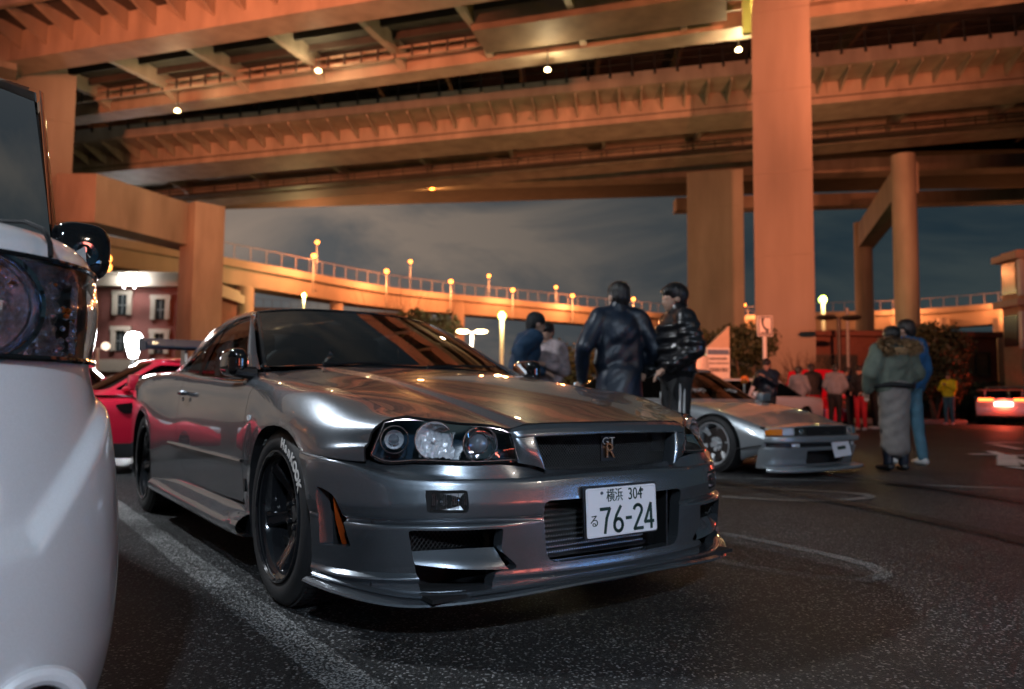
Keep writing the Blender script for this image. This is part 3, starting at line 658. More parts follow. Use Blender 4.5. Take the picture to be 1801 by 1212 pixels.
# --- front bumper: stations from the arch round to the middle
PF = np.array([(.28, .893), (.40, .895), (.48, .886), (.57, .853), (.66, .795), (.74, .712), (.815, .595), (.868, .455), (.902, .32), (.922, .16), (.93, 0)])
PFm = np.vstack([PF*[1, -1], (PF[::-1])[1:]])
def mrow(P):
    P = np.asarray(P, float); return np.vstack([P*[1, -1, 1], (P[::-1])[1:]])
def offs(o, z):
    d = np.gradient(PF, axis=0); n = np.stack([-d[:, 1], d[:, 0]], 1); n /= np.linalg.norm(n, axis=1)[:, None]
    n[-1] = (1, 0); n = np.where((n[:, :1]*1+n[:, 1:]*1) < 0, -n, n)
    Q = PF+n*np.asarray(o)[..., None] if np.ndim(o) else PF+n*o
    z = np.broadcast_to(np.asarray(z, float), (11,))
    Q[-1, 1] = 0
    return mrow(np.column_stack([Q, z]))
def bumper():
    A = mrow([(.28, .892, .583), (.40, .886, .5775), (.48, .862, .572), (.578, .778, .5635), (.62, .742, .5615), (.71, .68, .5595), (.79, .594, .5595), (.85, .46, .5595), (.868, .335, .545), (.88, .16, .53), (.885, 0, .528)])
    B = mrow([(.28, .893, .578), (.40, .894, .571), (.48, .884, .567), (.57, .850, .560), (.66, .792, .538), (.74, .712, .516), (.815, .595, .514), (.868, .455, .513), (.900, .32, .515), (.920, .16, .520), (.928, 0, .522)])
    A2 = A*.55+B*.45; A2[:, 2] -= .010*np.r_[0, 0, .1, .4, .8, 1, 1, 1, .5, .2, 0, .2, .5, 1, 1, 1, .8, .4, .1, 0, 0]
    k_ = np.r_[0, 0, .2, .6, 1, 1, 1, 1, 1, 1, 1]*.012; kk = np.r_[k_, k_[::-1][1:]]; A[:, 0] -= kk*.8; B[:, 0] -= kk; A2[:, 0] -= kk*.9
    c = np.array([0, 0, .3, .8, 1, .6, .1, 0, 0, 0, 0]); B0 = B.copy(); B0[:, 2] += .003; B0[:, 0] -= .006
    g = np.array([0, 0, 0, .35, 1, 1, 1, .8, .1, 0, 0])
    rows = [A, A2, B0, B, offs(.004-k_*.85, B[:11, 2]-.010), offs(.006-k_*.6, B[:11, 2]-.03), offs(.007, .44), offs(.003, .402), offs(-.001, .397), offs(-.012*g, .392), offs(-.006*g, .386), offs(.013*g, .382), offs(.017*g, .376), offs(.015*g, .34), offs(.008*g, .26), offs(.002, .238), offs(.004+.014*c, .226), offs(.004+.016*c, .221), offs(-.006, .205), offs(-.006, .165)]
    bm = loft(rows, 260, 86, True, False, byindex=True)
    fr = lambda c: c.x > .60
    for s in (-1, 1):
        Y = lambda P: [(s*a, b) for a, b in P][::(1 if s < 0 else -1)]
        cut(bm, rounded(Y([(.668, .484), (.553, .486), (.553, .417), (.666, .419)]), .014), (1, 2), pred=fr)
        cut(bm, rounded(Y([(.716, .368), (.452, .368), (.458, .300), (.392, .242), (.474, .238), (.474, .186), (.672, .184), (.697, .27)]), [.012, .012, .02, .03, .03, .01, .004, .05]), (1, 2), pred=lambda c: c.x > .60 and c.y*s > 0)
        cut(bm, rounded([(.470, .482), (.505, .478), (.555, .460), (.585, .40), (.618, .31), (.488, .303)], [.008, .02, .03, .05, .006, .006]), (0, 2), pred=lambda c: c.x < .68 and c.y*s > .6)
    cut(bm, rounded([(-.318, .445), (.318, .445), (.300, .248), (-.300, .248)], [.03, .03, .045, .045]), (1, 2), pred=fr)
    cut(bm, ARCH_F, pred=lambda c: abs(c.y) > .5)
    return lip(bm, .045, lambda v: (0, -math.copysign(1, v.co.y), 0) if v.co.x < .64 else ((-.25, 0, 0) if v.co.z > .405 and .54 < abs(v.co.y) < .68 else (-1, 0, 0)))

def wheel(parent, x, y, z, sgn, letter=True, R0=.326, Rr=.232, wid=.255, spokes=6, rim=None, et=0.0, dish=.075, lipm=None, cal=None):
    """road wheel with its axis along y; sgn is the side that faces outwards"""
    w = empty('wheel', (x, y, z)); w.parent = parent
    rim = rim or M['rim']; s = sgn
    h = wid/2
    b = bmesh.new()
    lathe(b, [(Rr+.004, s*(-h+.02)), (Rr+.03, s*(-h+.002)), (R0-.03, s*(-h+.0)), (R0-.006, s*(-h+.022)), (R0, s*(-h+.06)), (R0, s*(h-.06)), (R0-.006, s*(h-.022)), (R0-.022, s*(h-.006)), (R0-.045, s*(h+.002)), (Rr+.034, s*(h+.001)), (Rr+.014, s*(h-.006)), (Rr+.004, s*(h-.016))], 72)
    bmesh.ops.recalc_face_normals(b, faces=b.faces); t = mk('tyre', b, M['rubber'], w)
    b = bmesh.new()
    for k in range(72):                                    # tread grooves stand as raised blocks
        a = 2*math.pi*k/72
        for yy in (-.075, -.025, .025, .075):
            Mx = Matrix.Rotation(-a, 4, 'Y') @ Matrix.Translation((R0-.001, yy, 0)) @ Matrix.Rotation(.3 if yy > 0 else -.3, 4, 'X')
            box(b, (0, 0, 0), (.008, .040, .022), M=Mx)
    mk('tread', b, M['rubber'], w, smooth=0)
    if letter:
        for word, a0 in (('HanKOOK', 53),):
            b = bmesh.new(); n = len(word); rad = (Rr+.034+R0-.045)/2+.001
            for i, ch in enumerate(word):
                a = R(a0-(i-(n-1)/2)*7.9)
                up = Vector((math.cos(a), 0, math.sin(a))); rt = Vector((math.sin(a), 0, -math.cos(a)))
                if s > 0: rt = -rt
                o = up*(rad-.002)+Vector((0, s*(h+.002), 0))
                join(b, text_bm(ch, .051, frame_m(o, rt, up), .0012, bold=.0018))
            mk('lettering', b, M['letter'], w, smooth=0)
    b = bmesh.new()                                        # barrel and outer lip
    lathe(b, [(Rr-.03, s*(-h+.01)), (Rr-.02, s*(-h+.02)), (Rr-.025, s*(h-dish)), (Rr-.020, s*(h-.045)), (Rr-.014, s*(h-.030)), (Rr+.002, s*(h-.022)), (Rr+.010, s*(h-.008)), (Rr+.008, s*(h+.003)), (Rr+.001, s*(h+.003)), (Rr-.004, s*(h-.004))][::1], 72)
    bmesh.ops.recalc_face_normals(b, faces=b.faces); mk('rim', b, lipm or rim, w)
    for k in range(spokes):                                # concave spokes: rows hub -> rim
        a = 2*math.pi*k/spokes+.22
        ca, sa = math.cos(a), math.sin(a)
        rows = []
        for rr, hw, dp in ((.045, .032, .085), (.085, .026, .082), (.13, .0235, .070), (.175, .026, .052), (.212, .034, .036), (Rr-.004, .046, .030)):
            rr = rr*Rr/.232; y1 = s*(h-dp+et); pr = []
            for q, dd in ((-1, .040), (-1, .006), (-.72, 0), (0, .003), (.72, 0), (1, .006), (1, .040)):
                pr.append((rr*ca-q*hw*sa, y1-s*dd, rr*sa+q*hw*ca))
            rows.append(pr)
        b = loft(rows, 13, 20, False, True, flip=(s < 0))
        mk('spoke', b, rim, w, 40)
    b = bmesh.new()
    lathe(b, [(.0, s*(h-.066+et)), (.030, s*(h-.067+et)), (.033, s*(h-.072+et)), (.034, s*(h-.086+et)), (.062, s*(h-.083+et)), (.066, s*(h-.09+et)), (.068, s*(h-.14))], 28)
    for k in range(5):
        a = 2*math.pi*k/5; lathe(b, [(.011, s*(h-.09)), (.011, s*(h-.062+et)), (.006, s*(h-.058+et)), (0, s*(h-.058+et))], 8, c=(.052*math.cos(a), 0, .052*math.sin(a)))
    bmesh.ops.recalc_face_normals(b, faces=b.faces); mk('hub', b, rim, w)
    b = bmesh.new(); lathe(b, [(.08, s*.03), (.165, s*.03), (.165, s*.004), (.08, s*.004)], 48); bmesh.ops.recalc_face_normals(b, faces=b.faces); mk('brake_disc', b, M['iron'], w)
    b = bmesh.new()
    pr = [(r*math.cos(a), r*math.sin(a)) for r, a in [(.10, t) for t in np.linspace(.2, 1.3, 7)]+[(.185, t) for t in np.linspace(1.3, .2, 7)]]
    prism(b, pr, s*.055, s*-.02); mk('caliper', b, cal or M['caliper'], w, 30)
    return w
M['cream'] = pm('cream_trim', (.44, .36, .28), rough=.7, var=.06)
M['pane'] = pm('dark_pane', (.035, .04, .04), rough=.12, var=.1)
M['orange_wall'] = pm('orange_rendered_wall', (.55, .33, .20), rough=.85, var=.1)
M['kerb'] = pm('kerb_stone', (.22, .20, .19), rough=.8, var=.2)
M['globe'] = emit_mat('globe_lamp', (1.0, .80, .62), 1.6)
M['leaf'] = pm('evergreen_leaf', (.085, .085, .020), rough=.5, var=.5, scale=1.5)
M['leaf_dark'] = pm('dark_leaf', (.034, .050, .022), rough=.55, var=.5, scale=1.5)
M['bark'] = pm('bark', (.09, .065, .045), rough=.9, var=.3, scale=10)
M['sign_ink'] = pm('sign_dark_blue', (.012, .02, .035), rough=.5)
M['strip_blue'] = pm('strip_blue', (.04, .10, .20), rough=.5)
# ================================================================ buildings, planting, signs
def brick_mat(name, c1, c2, mortar, scale):
    mt, nt, b = node_mat(name); N = nt.nodes; L = nt.links
    tc = N.new('ShaderNodeTexCoord'); mp = N.new('ShaderNodeMapping'); mp.inputs['Rotation'].default_value = (R(90), 0, 0); L.new(tc.outputs['Object'], mp.inputs['Vector'])
    bt = N.new('ShaderNodeTexBrick'); bt.inputs['Scale'].default_value = scale; bt.inputs['Color1'].default_value = (*c1, 1); bt.inputs['Color2'].default_value = (*c2, 1); bt.inputs['Mortar'].default_value = (*mortar, 1)
    bt.inputs['Mortar Size'].default_value = .012; L.new(mp.outputs['Vector'], bt.inputs['Vector'])
    n = N.new('ShaderNodeTexNoise'); n.inputs['Scale'].default_value = .6; n.inputs['Detail'].default_value = 6; L.new(tc.outputs['Object'], n.inputs['Vector'])
    mx = N.new('ShaderNodeMix'); mx.data_type = 'RGBA'; mx.blend_type = 'MULTIPLY'; mx.inputs['Factor'].default_value = .5
    r = N.new('ShaderNodeValToRGB'); r.color_ramp.elements[0].position = .3; r.color_ramp.elements[0].color = (.5, .5, .5, 1); r.color_ramp.elements[1].position = .7; L.new(n.outputs['Fac'], r.inputs['Fac'])
    L.new(bt.outputs['Color'], mx.inputs['A']); L.new(r.outputs['Color'], mx.inputs['B']); L.new(mx.outputs['Result'], b.inputs['Base Color']); b.inputs['Roughness'].default_value = .85
    return mt
M['brick'] = brick_mat('red_brick', (.20, .055, .045), (.26, .075, .055), (.24, .15, .12), 5)
M['brick_dark'] = brick_mat('dark_brick', (.13, .045, .035), (.16, .06, .045), (.12, .08, .07), 5)
HZ = math.atan2(RH[1], RH[0])                          # heading of walls parallel to the picture
PDX = lambda px, d: E((px-900.5)/FPX*d, d)
def building(name, x0, x1, yb, yt, D, depth, label, wall):
    a, c = at(x0, yb, D), at(x1, yb, D); zt = at((x0+x1)/2, yt, D).z; w = (c-a).length
    o = empty(name, ((a.x+c.x)/2, (a.y+c.y)/2, 0), HZ, label, 'building')
    b = bmesh.new(); box(b, (0, depth/2, zt/2), (w, depth, zt)); mk('wall', b, wall, o, 0)
    return o, w, zt, lambda px, py: (lambda q: ((q-o.location).to_2d().dot(Vector((RH[0], RH[1]))), q.z))(at(px, py, D))
o, w, zt, loc = building('brick_building', 60, 327, 640, 505, 68, 12, 'red brick building with cream window frames behind the red coupe', M['brick'])
b = bmesh.new(); box(b, (.15, 5.6, zt+.45), (w+1.2, 13.2, .9)); mk('cornice', b, M['cream'], o, 0)
b = bmesh.new(); box(b, (.15, 5.5, zt+1.1), (w+.6, 12.4, .4)); mk('roof', b, M['cream'], o, 0)
for px, py in ((216, 535), (283, 543), (213, 598), (281, 603)):
    x, z = loc(px, py); b = bmesh.new()
    for dx in (-.66, .66): box(b, (x+dx, -.11, z), (.42, .22, 2.0))
    box(b, (x, -.12, z+1.05), (1.9, .24, .40)); f = mk('window', b, M['cream'], o, 0)
    b = bmesh.new(); box(b, (x, -.03, z-.05), (.92, .05, 1.9)); mk('pane', b, M['pane'], f, 0)
    b = bmesh.new(); box(b, (x, -.07, z-.1), (.92, .06, .07)); box(b, (x, -.071, z), (.06, .06, 1.8)); mk('glazing_bar', b, M['galv'], f, 0)
for px, py in ((155, 527), (155, 592)):
    x, z = loc(px, py); b = bmesh.new(); box(b, (x, -.04, z), (.45, .1, .8)); mk('vent', b, M['dark'], o, 0)
x, z = loc(236, 643); b = bmesh.new(); box(b, (0, -.06, z), (w+.1, .14, 1.1)); mk('wall_band', b, M['cream'], o, 0)
for px in (219, 237):
    p = at(px, 489, 66.4); b = bmesh.new(); box(b, (p.x, p.y, p.z), (.7, .5, .7), rz=HZ, bev=.08); tube(b, [(p.x, p.y, p.z-.3), (p.x, p.y, p.z-.9)], .06, 6)
    tag(mk('roof_floodlight', b, M['white_lamp'], None), ('left' if px < 225 else 'right')+' one of two white floodlights on the brick building roof', 'floodlight', 'floodlights on the brick building')
    spot('lamp_light', p+Vector((-FH[0]*.9, -FH[1]*.9, -.5)), p+Vector((-FH[0]*2.6, -FH[1]*2.6, -9)), 900, (.95, .95, 1.0), 110, .5)
p = at(235, 604, 16); o = empty('work_light', (p.x, p.y, 0), 0, 'dazzling white work light on a stand behind the red coupe', 'lamp')
b = bmesh.new(); tube(b, [(0, 0, 0), (0, 0, p.z-.35)], .03, 8)
for t in (0, 2.1, 4.2): tube(b, [(0, 0, .7), (.45*math.cos(t), .45*math.sin(t), .02)], .02, 6)
mk('stand', b, M['iron_dark'], o)
b = bmesh.new(); lathe(b, [(0, p.z-.33), (.08, p.z-.30), (.16, p.z-.02), (.17, p.z+.12), (.12, p.z+.22), (0, p.z+.25)], 18, 'z'); bmesh.ops.recalc_face_normals(b, faces=b.faces); mk('lamp_head', b, M['white_lamp'], o)
plight('lamp_light', p+Vector((-FH[0]*.4, -FH[1]*.4, .0)), 260, (.88, .94, 1.0), .15)
p = at(172, 612, 40); o = empty('globe_lamp', (p.x, p.y, 0), HZ, 'two armed globe lamp in front of the brick building', 'street lamp')
b = bmesh.new(); tube(b, [(0, 0, 0), (0, 0, p.z)], .08, 8); tube(b, [(-.42, 0, p.z-.05), (.42, 0, p.z-.05)], .04, 6); mk('pole', b, M['white_metal'], o)
for s in (-1, 1):
    b = bmesh.new(); bmesh.ops.create_icosphere(b, subdivisions=2, radius=.22, matrix=Matrix.Translation((s*.42, 0, p.z+.1))); mk('globe', b, M['globe'], o)
for px, py in ((188, 455), (188, 470)):
    p = at(px, py, 69); b = bmesh.new(); bmesh.ops.create_icosphere(b, subdivisions=2, radius=.42, matrix=Matrix.Translation(p)); tube(b, [p, p+Vector((0, 0, 1.2))], .05, 6); tag(mk('road_lamp', b, M['sodium'], None), ('upper' if py < 460 else 'lower')+' yellow lamp just right of the black van mirror', 'lamp', 'yellow lamps beside the van mirror')
# double flat lamp posts
def flat_lamp(px, py, D, arm, label, lit, polepx=None, mat=None):
    p = at(px, py, D); o = empty('car_park_lamp', (p.x, p.y, 0), HZ, label, 'street lamp')
    b = bmesh.new(); tube(b, [(0, 0, 0), (0, 0, p.z)], .07, 8); tube(b, [(-arm, 0, p.z+.0), (arm, 0, p.z+.0)], .035, 6); mk('pole', b, mat or M['galv'], o)
    for s in (-1, 1):
        b = bmesh.new(); lathe(b, [(0, p.z-.06), (.22, p.z-.05), (.34, p.z+.02), (.26, p.z+.10), (0, p.z+.12)], 18, 'z', (s*arm, 0, 0)); bmesh.ops.recalc_face_normals(b, faces=b.faces); mk('lamp_head', b, M['warm_lamp'] if lit else M['iron_dark'], o)
        if lit: plight('lamp_light', o.location+Vector((RH[0]*s*arm-FH[0]*.3, RH[1]*s*arm-FH[1]*.3, p.z-.4)), 260, (1, .82, .6), .2)
flat_lamp(830, 584, 38, .47, 'white post with two lit flat lamps seen above the windscreen edge', True, mat=M['white_metal'])
flat_lamp(1475, 560, 25, .42, 'dark post with two unlit flat lamps in front of the dark brick wall', False, mat=M['iron_dark'])
p = at(1490, 542, 27); b = bmesh.new(); tube(b, [(0, 0, 0), (0, 0, p.z)], .06, 8); o = tag(mk('flag_pole', b, M['galv'], None), 'plain pale grey pole right of the dark lamp post', 'pole'); o.location = (p.x, p.y, 0)
# dark brick wall building, orange building at the right
o, w, zt, loc = building('low_brick_building', 1345, 1756, 690, 592, 29.5, 6, 'long low dark brick building behind the parked cars', M['brick_dark'])
for x0, x1, y0, y1 in ((1352, 1505, 690, 626), (1692, 1738, 660, 621)):
    (xa, za), (xb, zb) = loc(x0, y0), loc(x1, y1); za = max(za, .4); b = bmesh.new(); box(b, ((xa+xb)/2, -.02, (za+zb)/2), (xb-xa, .08, zb-za)); f = mk('window', b, M['pane'], o, 0)
    b = bmesh.new(); n = int((xb-xa)/1.0)+1
    for k in range(n+1): box(b, (xa+(xb-xa)*k/n, -.09, (za+zb)/2), (.06, .06, zb-za))
    box(b, ((xa+xb)/2, -.09, zb), (xb-xa+.06, .07, .08)); box(b, ((xa+xb)/2, -.09, za), (xb-xa+.06, .07, .08))
    mk('frame', b, M['iron_dark'], f, 0)
b = bmesh.new(); box(b, (0, 2.9, zt+.1), (w+.3, 6.3, .2)); mk('coping', b, M['brick_dark'], o, 0)
o, w, zt, loc = building('orange_building', 1757, 2050, 660, 585, 33, 2, 'orange lit wall at far right behind the low brick building', M['orange_wall'])
o, w, zt, loc = building('tower_building', 1797, 2100, 620, 440, 25, .9, 'building at the right edge with dark windows and orange bands', M['orange_wall'])
for py in (487, 580):
    x, z = loc(1782, py); b = bmesh.new(); box(b, (.4, -.02, z), (w-.3, .1, 1.05)); box(b, (-w/2, .45, z), (.1, .7, 1.05)); f = mk('window', b, M['pane'], o, 0)
    b = bmesh.new(); box(b, (-w/2+.02, -.06, z), (.14, .18, 1.25)); mk('frame', b, M['white_metal'], f, 0)
for py in (450, 532):
    x, z = loc(1782, py); b = bmesh.new(); box(b, (0, .4, z), (w+.5, 1.3, .22)); mk('ledge', b, M['cream'], o, 0)
# kerb island with planting
def island(px0, px1, D, wid, label):
    a, c = PDX(px0, D), PDX(px1, D); L = (c-a).length; o = empty('kerb_island', ((a.x+c.x)/2, (a.y+c.y)/2, 0), HZ, label, 'kerb')
    b = bmesh.new(); box(b, (0, wid/2, .07), (L, wid, .14), bev=.03); mk('paving', b, M['concrete'], o); n = int(L/1.0)
    b = bmesh.new(); box(b, (0, 0, .075), (.97, .16, .15), bev=.02); k0 = mk('kerb_stone', b, M['kerb'], o); k0.location = (-L/2+.5, -.085, 0)
    for k in range(1, n): share(k0, 'kerb_stone', o, (-L/2+.5+k, -.085, 0))
PDX = lambda px, d: E((px-900.5)/FPX*d, d)
island(1505, 1700, 24.2, 1.2, 'pale kerb island under the man in the yellow vest')
# ---- foliage
def leafy(name, lobes, n, size, mat, parent, seed=1, box_=None):
    rnd = np.random.RandomState(seed); V = []; 
    w = np.array([r**2 for _, r in lobes]); w = w/w.sum()
    ci = rnd.choice(len(lobes), n, p=w)
    for i in ci:
        c, r = lobes[i]; d = rnd.normal(size=3); d /= np.linalg.norm(d); rad = r*(rnd.rand()**.30)*(1+.12*math.sin(5*d[0]+3*d[2]+seed)); q = np.array(c)+d*rad
        if q[2] < .03: continue
        nrm = d+rnd.normal(size=3)*.7; nrm /= np.linalg.norm(nrm); t = np.cross(nrm, rnd.normal(size=3)); t /= np.linalg.norm(t); u = np.cross(nrm, t); s = size*(.6+.8*rnd.rand())
        V += [q-t*s*.5, q+u*s*.28, q+t*s*.62, q-u*s*.28]
    V = np.array(V); m_ = len(V)//4; me = bpy.data.meshes.new(name); me.from_pydata(V.tolist(), [], np.arange(m_*4).reshape(m_, 4).tolist()); me.materials.append(mat)
    o = bpy.data.objects.new(name, me); COL.objects.link(o); o.parent = parent; return o
def shrub(px, D, lobes, n, size, label, mat='leaf', name='shrub', cat='shrub', trunk=None, seed=1, group=None):
    p = PDX(px, D); o = empty(name, (p.x, p.y, 0), HZ, label, cat, group)
    f = leafy('foliage' if name != 'tree' else 'crown', lobes, n, size, M[mat], o, seed); tag(f, kind=None)
    b = bmesh.new(); random.seed(seed)
    h = max(c[2] for c, r in lobes)
    for j in range(trunk or 4):
        a = random.uniform(0, 6.28); c, r = random.choice(lobes); tube(b, [(.05*math.cos(a), .05*math.sin(a), 0), (c[0]*.5, c[1]*.5, c[2]*.55), (c[0]+r*.3*math.cos(a), c[1]+r*.3*math.sin(a), c[2]+r*.3)], [.06, .04, .012], 5)
    mk('trunk' if name == 'tree' else 'stem', b, M['bark'], o)
def zpy(py, px, D): return at(px, py, D).z
lob = lambda x0, x1, z, r, n, dy=.35, sd=0: [((x0+(x1-x0)*i/max(n-1, 1), dy*math.sin(i*2.3+sd), z+.22*r*math.sin(i*1.7+sd)), r*(.8+.25*math.sin(i*3.1+sd))) for i in range(n)]
shrub(1003, 14, lob(-.75, .65, 1.35, .55, 5)+lob(-.8, .7, .7, .6, 5), 9000, .075, 'yellow lit leafy hedge left of the man in the navy coat', seed=3)
shrub(750, 42, lob(-1.3, 1.2, 4.6, 1.1, 5)+lob(-1.2, 1.0, 3.2, 1.4, 5), 5000, .25, 'dark round tree showing above the grey car roof', mat='leaf_dark', name='tree', cat='tree', seed=5)
shrub(1235, 26, lob(-1.2, 1.6, 2.6, .8, 6)+lob(-1.2, 1.6, 1.2, 1.0, 6), 8000, .14, 'dark hedge behind the notice pillar at left', mat='leaf_dark', seed=7)
shrub(1316, 24, lob(-.55, .55, 2.5, .7, 5)+lob(-.6, .6, 1.0, .8, 5), 7000, .13, 'dark tall shrub between the notice pillar and the sign post', mat='leaf_dark', seed=8)
shrub(1646, 24.5, lob(-.65, .65, 2.35, .85, 5)+lob(-.45, .45, 1.5, .85, 4)+lob(-.3, .3, 2.95, .45, 3), 9000, .12, 'large round dark tree behind the man in the yellow vest', mat='leaf_dark', name='tree', cat='tree', seed=9)
for i, px in enumerate((1575, 1700, 1765, 1830)):
    shrub(px, 27.5, lob(-.8, .8, .75, .62, 5, sd=i), 3500, .12, 'low dark hedge along the brick building, '+('left of the round tree', 'right of the round tree', 'behind the red car with lit tail lamps', 'at the right picture edge')[i], mat='leaf_dark', seed=20+i, group='low hedge along the brick building')
def bare(px, D, h, label, seed):
    p = PDX(px, D); o = empty('bare_shrub', (p.x, p.y, 0), HZ, label, 'shrub', 'bare winter shrubs'); random.seed(seed); b = bmesh.new()
    def grow_(q, d, L, r, lv):
        e = q+d*L; tube(b, [q, (q+e)/2+Vector((random.uniform(-.04, .04), 0, .02)), e], [r, r*.8, r*.6], 4, caps=False)
        if lv > 0:
            for _ in range(3): grow_(q.lerp(e, random.uniform(.55, 1)), (d+Vector((random.uniform(-.7, .7), random.uniform(-.6, .6), random.uniform(-.1, .5)))).normalized(), L*random.uniform(.55, .8), r*.6, lv-1)
    for _ in range(5): grow_(Vector((random.uniform(-.2, .2), random.uniform(-.2, .2), 0)), Vector((random.uniform(-.5, .5), random.uniform(-.3, .3), 1)).normalized(), h*.42, .028, 3)
    mk('branches', b, M['bark'], o)
bare(1405, 23.5, 2.6, 'bare winter shrub just right of the sign post', 2); bare(1450, 25, 2.5, 'bare winter shrub left of the dark lamp post', 4); bare(700, 44, 7.5, 'bare tree left of the dark round tree above the car roof', 6)
# ---- sign post with telephone sign
def sign():
    p = PDX(1346, 19); o = empty('telephone_sign', (p.x, p.y, 0), HZ, 'white telephone sign on a pale post behind the silver car', 'sign')
    z0, z1 = zpy(592, 1345, 19), zpy(556, 1345, 19); w = 27/FPX*19
    b = bmesh.new(); tube(b, [(0, 0, 0), (0, 0, z0+.05)], .05, 10); mk('post', b, M['white_metal'], o)
    b = bmesh.new(); box(b, (0, -.03, (z0+z1)/2), (w, .05, z1-z0), bev=.008); mk('panel', b, M['white_metal'], o)
    b = bmesh.new(); zc = (z0+z1)/2; W2, H2 = w/2-.02, (z1-z0)/2-.02
    for q in ([(-W2, zc-H2), (W2, zc-H2), (W2, zc-H2+.03), (-W2, zc-H2+.03)], [(-W2, zc+H2-.03), (W2, zc+H2-.03), (W2, zc+H2), (-W2, zc+H2)], [(-W2, zc-H2+.03), (-W2+.03, zc-H2+.03), (-W2+.03, zc+H2-.03), (-W2, zc+H2-.03)], [(W2-.03, zc-H2+.03), (W2, zc-H2+.03), (W2, zc+H2-.03), (W2-.03, zc+H2-.03)]): prism(b, q, -.058, -.062, (0, 2))
    tube(b, [(-.06, -.07, zc+.17), (-.075, -.07, zc+.10), (-.05, -.07, zc+.0), (.0, -.07, zc-.07), (.06, -.07, zc-.10)], [.025, .028, .022, .026, .03], 8); tube(b, [(-.10, -.07, zc+.17), (-.03, -.07, zc+.18)], .026, 8); tube(b, [(.03, -.07, zc-.14), (.08, -.07, zc-.08)], .028, 8)
    box(b, (0, -.06, zc-H2+.07), (w*.6, .006, .035)); mk('pictogram', b, M['sign_ink'], o)
sign()
def notice():
    D = 21; p = PDX(1264, D); o = empty('notice_pillar', (p.x, p.y, 0), HZ, 'white notice pillar with a slanted orange lit top left of the sign post', 'sign')
    w = 40/FPX*D; zt, zm = zpy(573, 1264, D), zpy(612, 1264, D)
    b = bmesh.new(); prism(b, [(-w/2, 0), (w/2, 0), (w/2, zm), (-w/2, zm)], 0, .25, (0, 2)); mk('body', b, M['white_metal'], o, 0)
    b = bmesh.new(); prism(b, [(-w/2, zm+.003), (w/2, zm+.003), (w/2, zt)], 0, .25, (0, 2)); mk('top', b, M['cream'], o, 0)
    for k, (y0, y1) in enumerate(((615, 624), (628, 634), (637, 641), (646, 655))):
        a, c = zpy(y0, 1264, D), zpy(y1, 1264, D); b = bmesh.new()
        if k == 0: box(b, (0, -.006, (a+c)/2), (w*.94, .008, a-c))
        else:
            random.seed(k); x = -w*.40
            while x < w*.38: ww = random.uniform(.02, .06); box(b, (x+ww/2, -.006, (a+c)/2), (ww, .006, (a-c)*.8)); x += ww+.018
        mk('notice_strip', b, M['strip_blue'] if k == 0 else M['sign_ink'], o, 0)
notice()
p = PDX(1229, 20.4); b = bmesh.new(); box(b, (0, 0, .95), (.44, .5, 1.9), bev=.03); o = mk('equipment_box', b, M['galv'], None); o.location = (p.x, p.y, 0); o.rotation_euler = (0, 0, HZ); tag(o, 'plain grey equipment box left of the notice pillar', 'cabinet')
p = PDX(1310, 15); b = bmesh.new(); z = zpy(668, 1310, 15); lathe(b, [(0, -.02), (.07, -.015), (.085, 0), (.07, .02), (0, .02)], 20, 'y', (0, 0, z)); bmesh.ops.recalc_face_normals(b, faces=b.faces); o = empty('traffic_mirror', (p.x, p.y, 0), HZ, 'small round orange traffic mirror on a thin post behind the silver car', 'mirror'); mk('disc', b, M['amber'], o)
b = bmesh.new(); tube(b, [(0, .03, 0), (0, .03, z)], .02, 6); mk('post', b, M['white_metal'], o)
M['lamp_dark'] = pm('lamp_housing', (.016, .036, .060), rough=.28, coat=.3, var=.1)
M['badge_gold'] = pm('badge_copper', (0.55, 0.22, 0.10), rough=0.22, metal=1.0, var=0.05)
M['facet'] = pm('faceted_reflector', (0.90, 0.92, 0.96), rough=0.20, metal=0.35, var=0.03, bump=0.5, bscale=55)
M['bezel'] = pm('lamp_bezel', (0.80, 0.62, 0.58), rough=0.2, metal=0.9, var=0.03)
M['orb'] = pm('projector_glass', (0.35, 0.40, 0.46), rough=0.03, coat=1.0, metal=0.6, var=0.03)
M['tail'] = pm('tail_red', (0.35, 0.01, 0.012), rough=0.15, coat=0.8)
M['carbon'] = pm('dark_carbon', (0.008, 0.014, 0.028), rough=0.45, coat=0.15, var=0.3, scale=90)
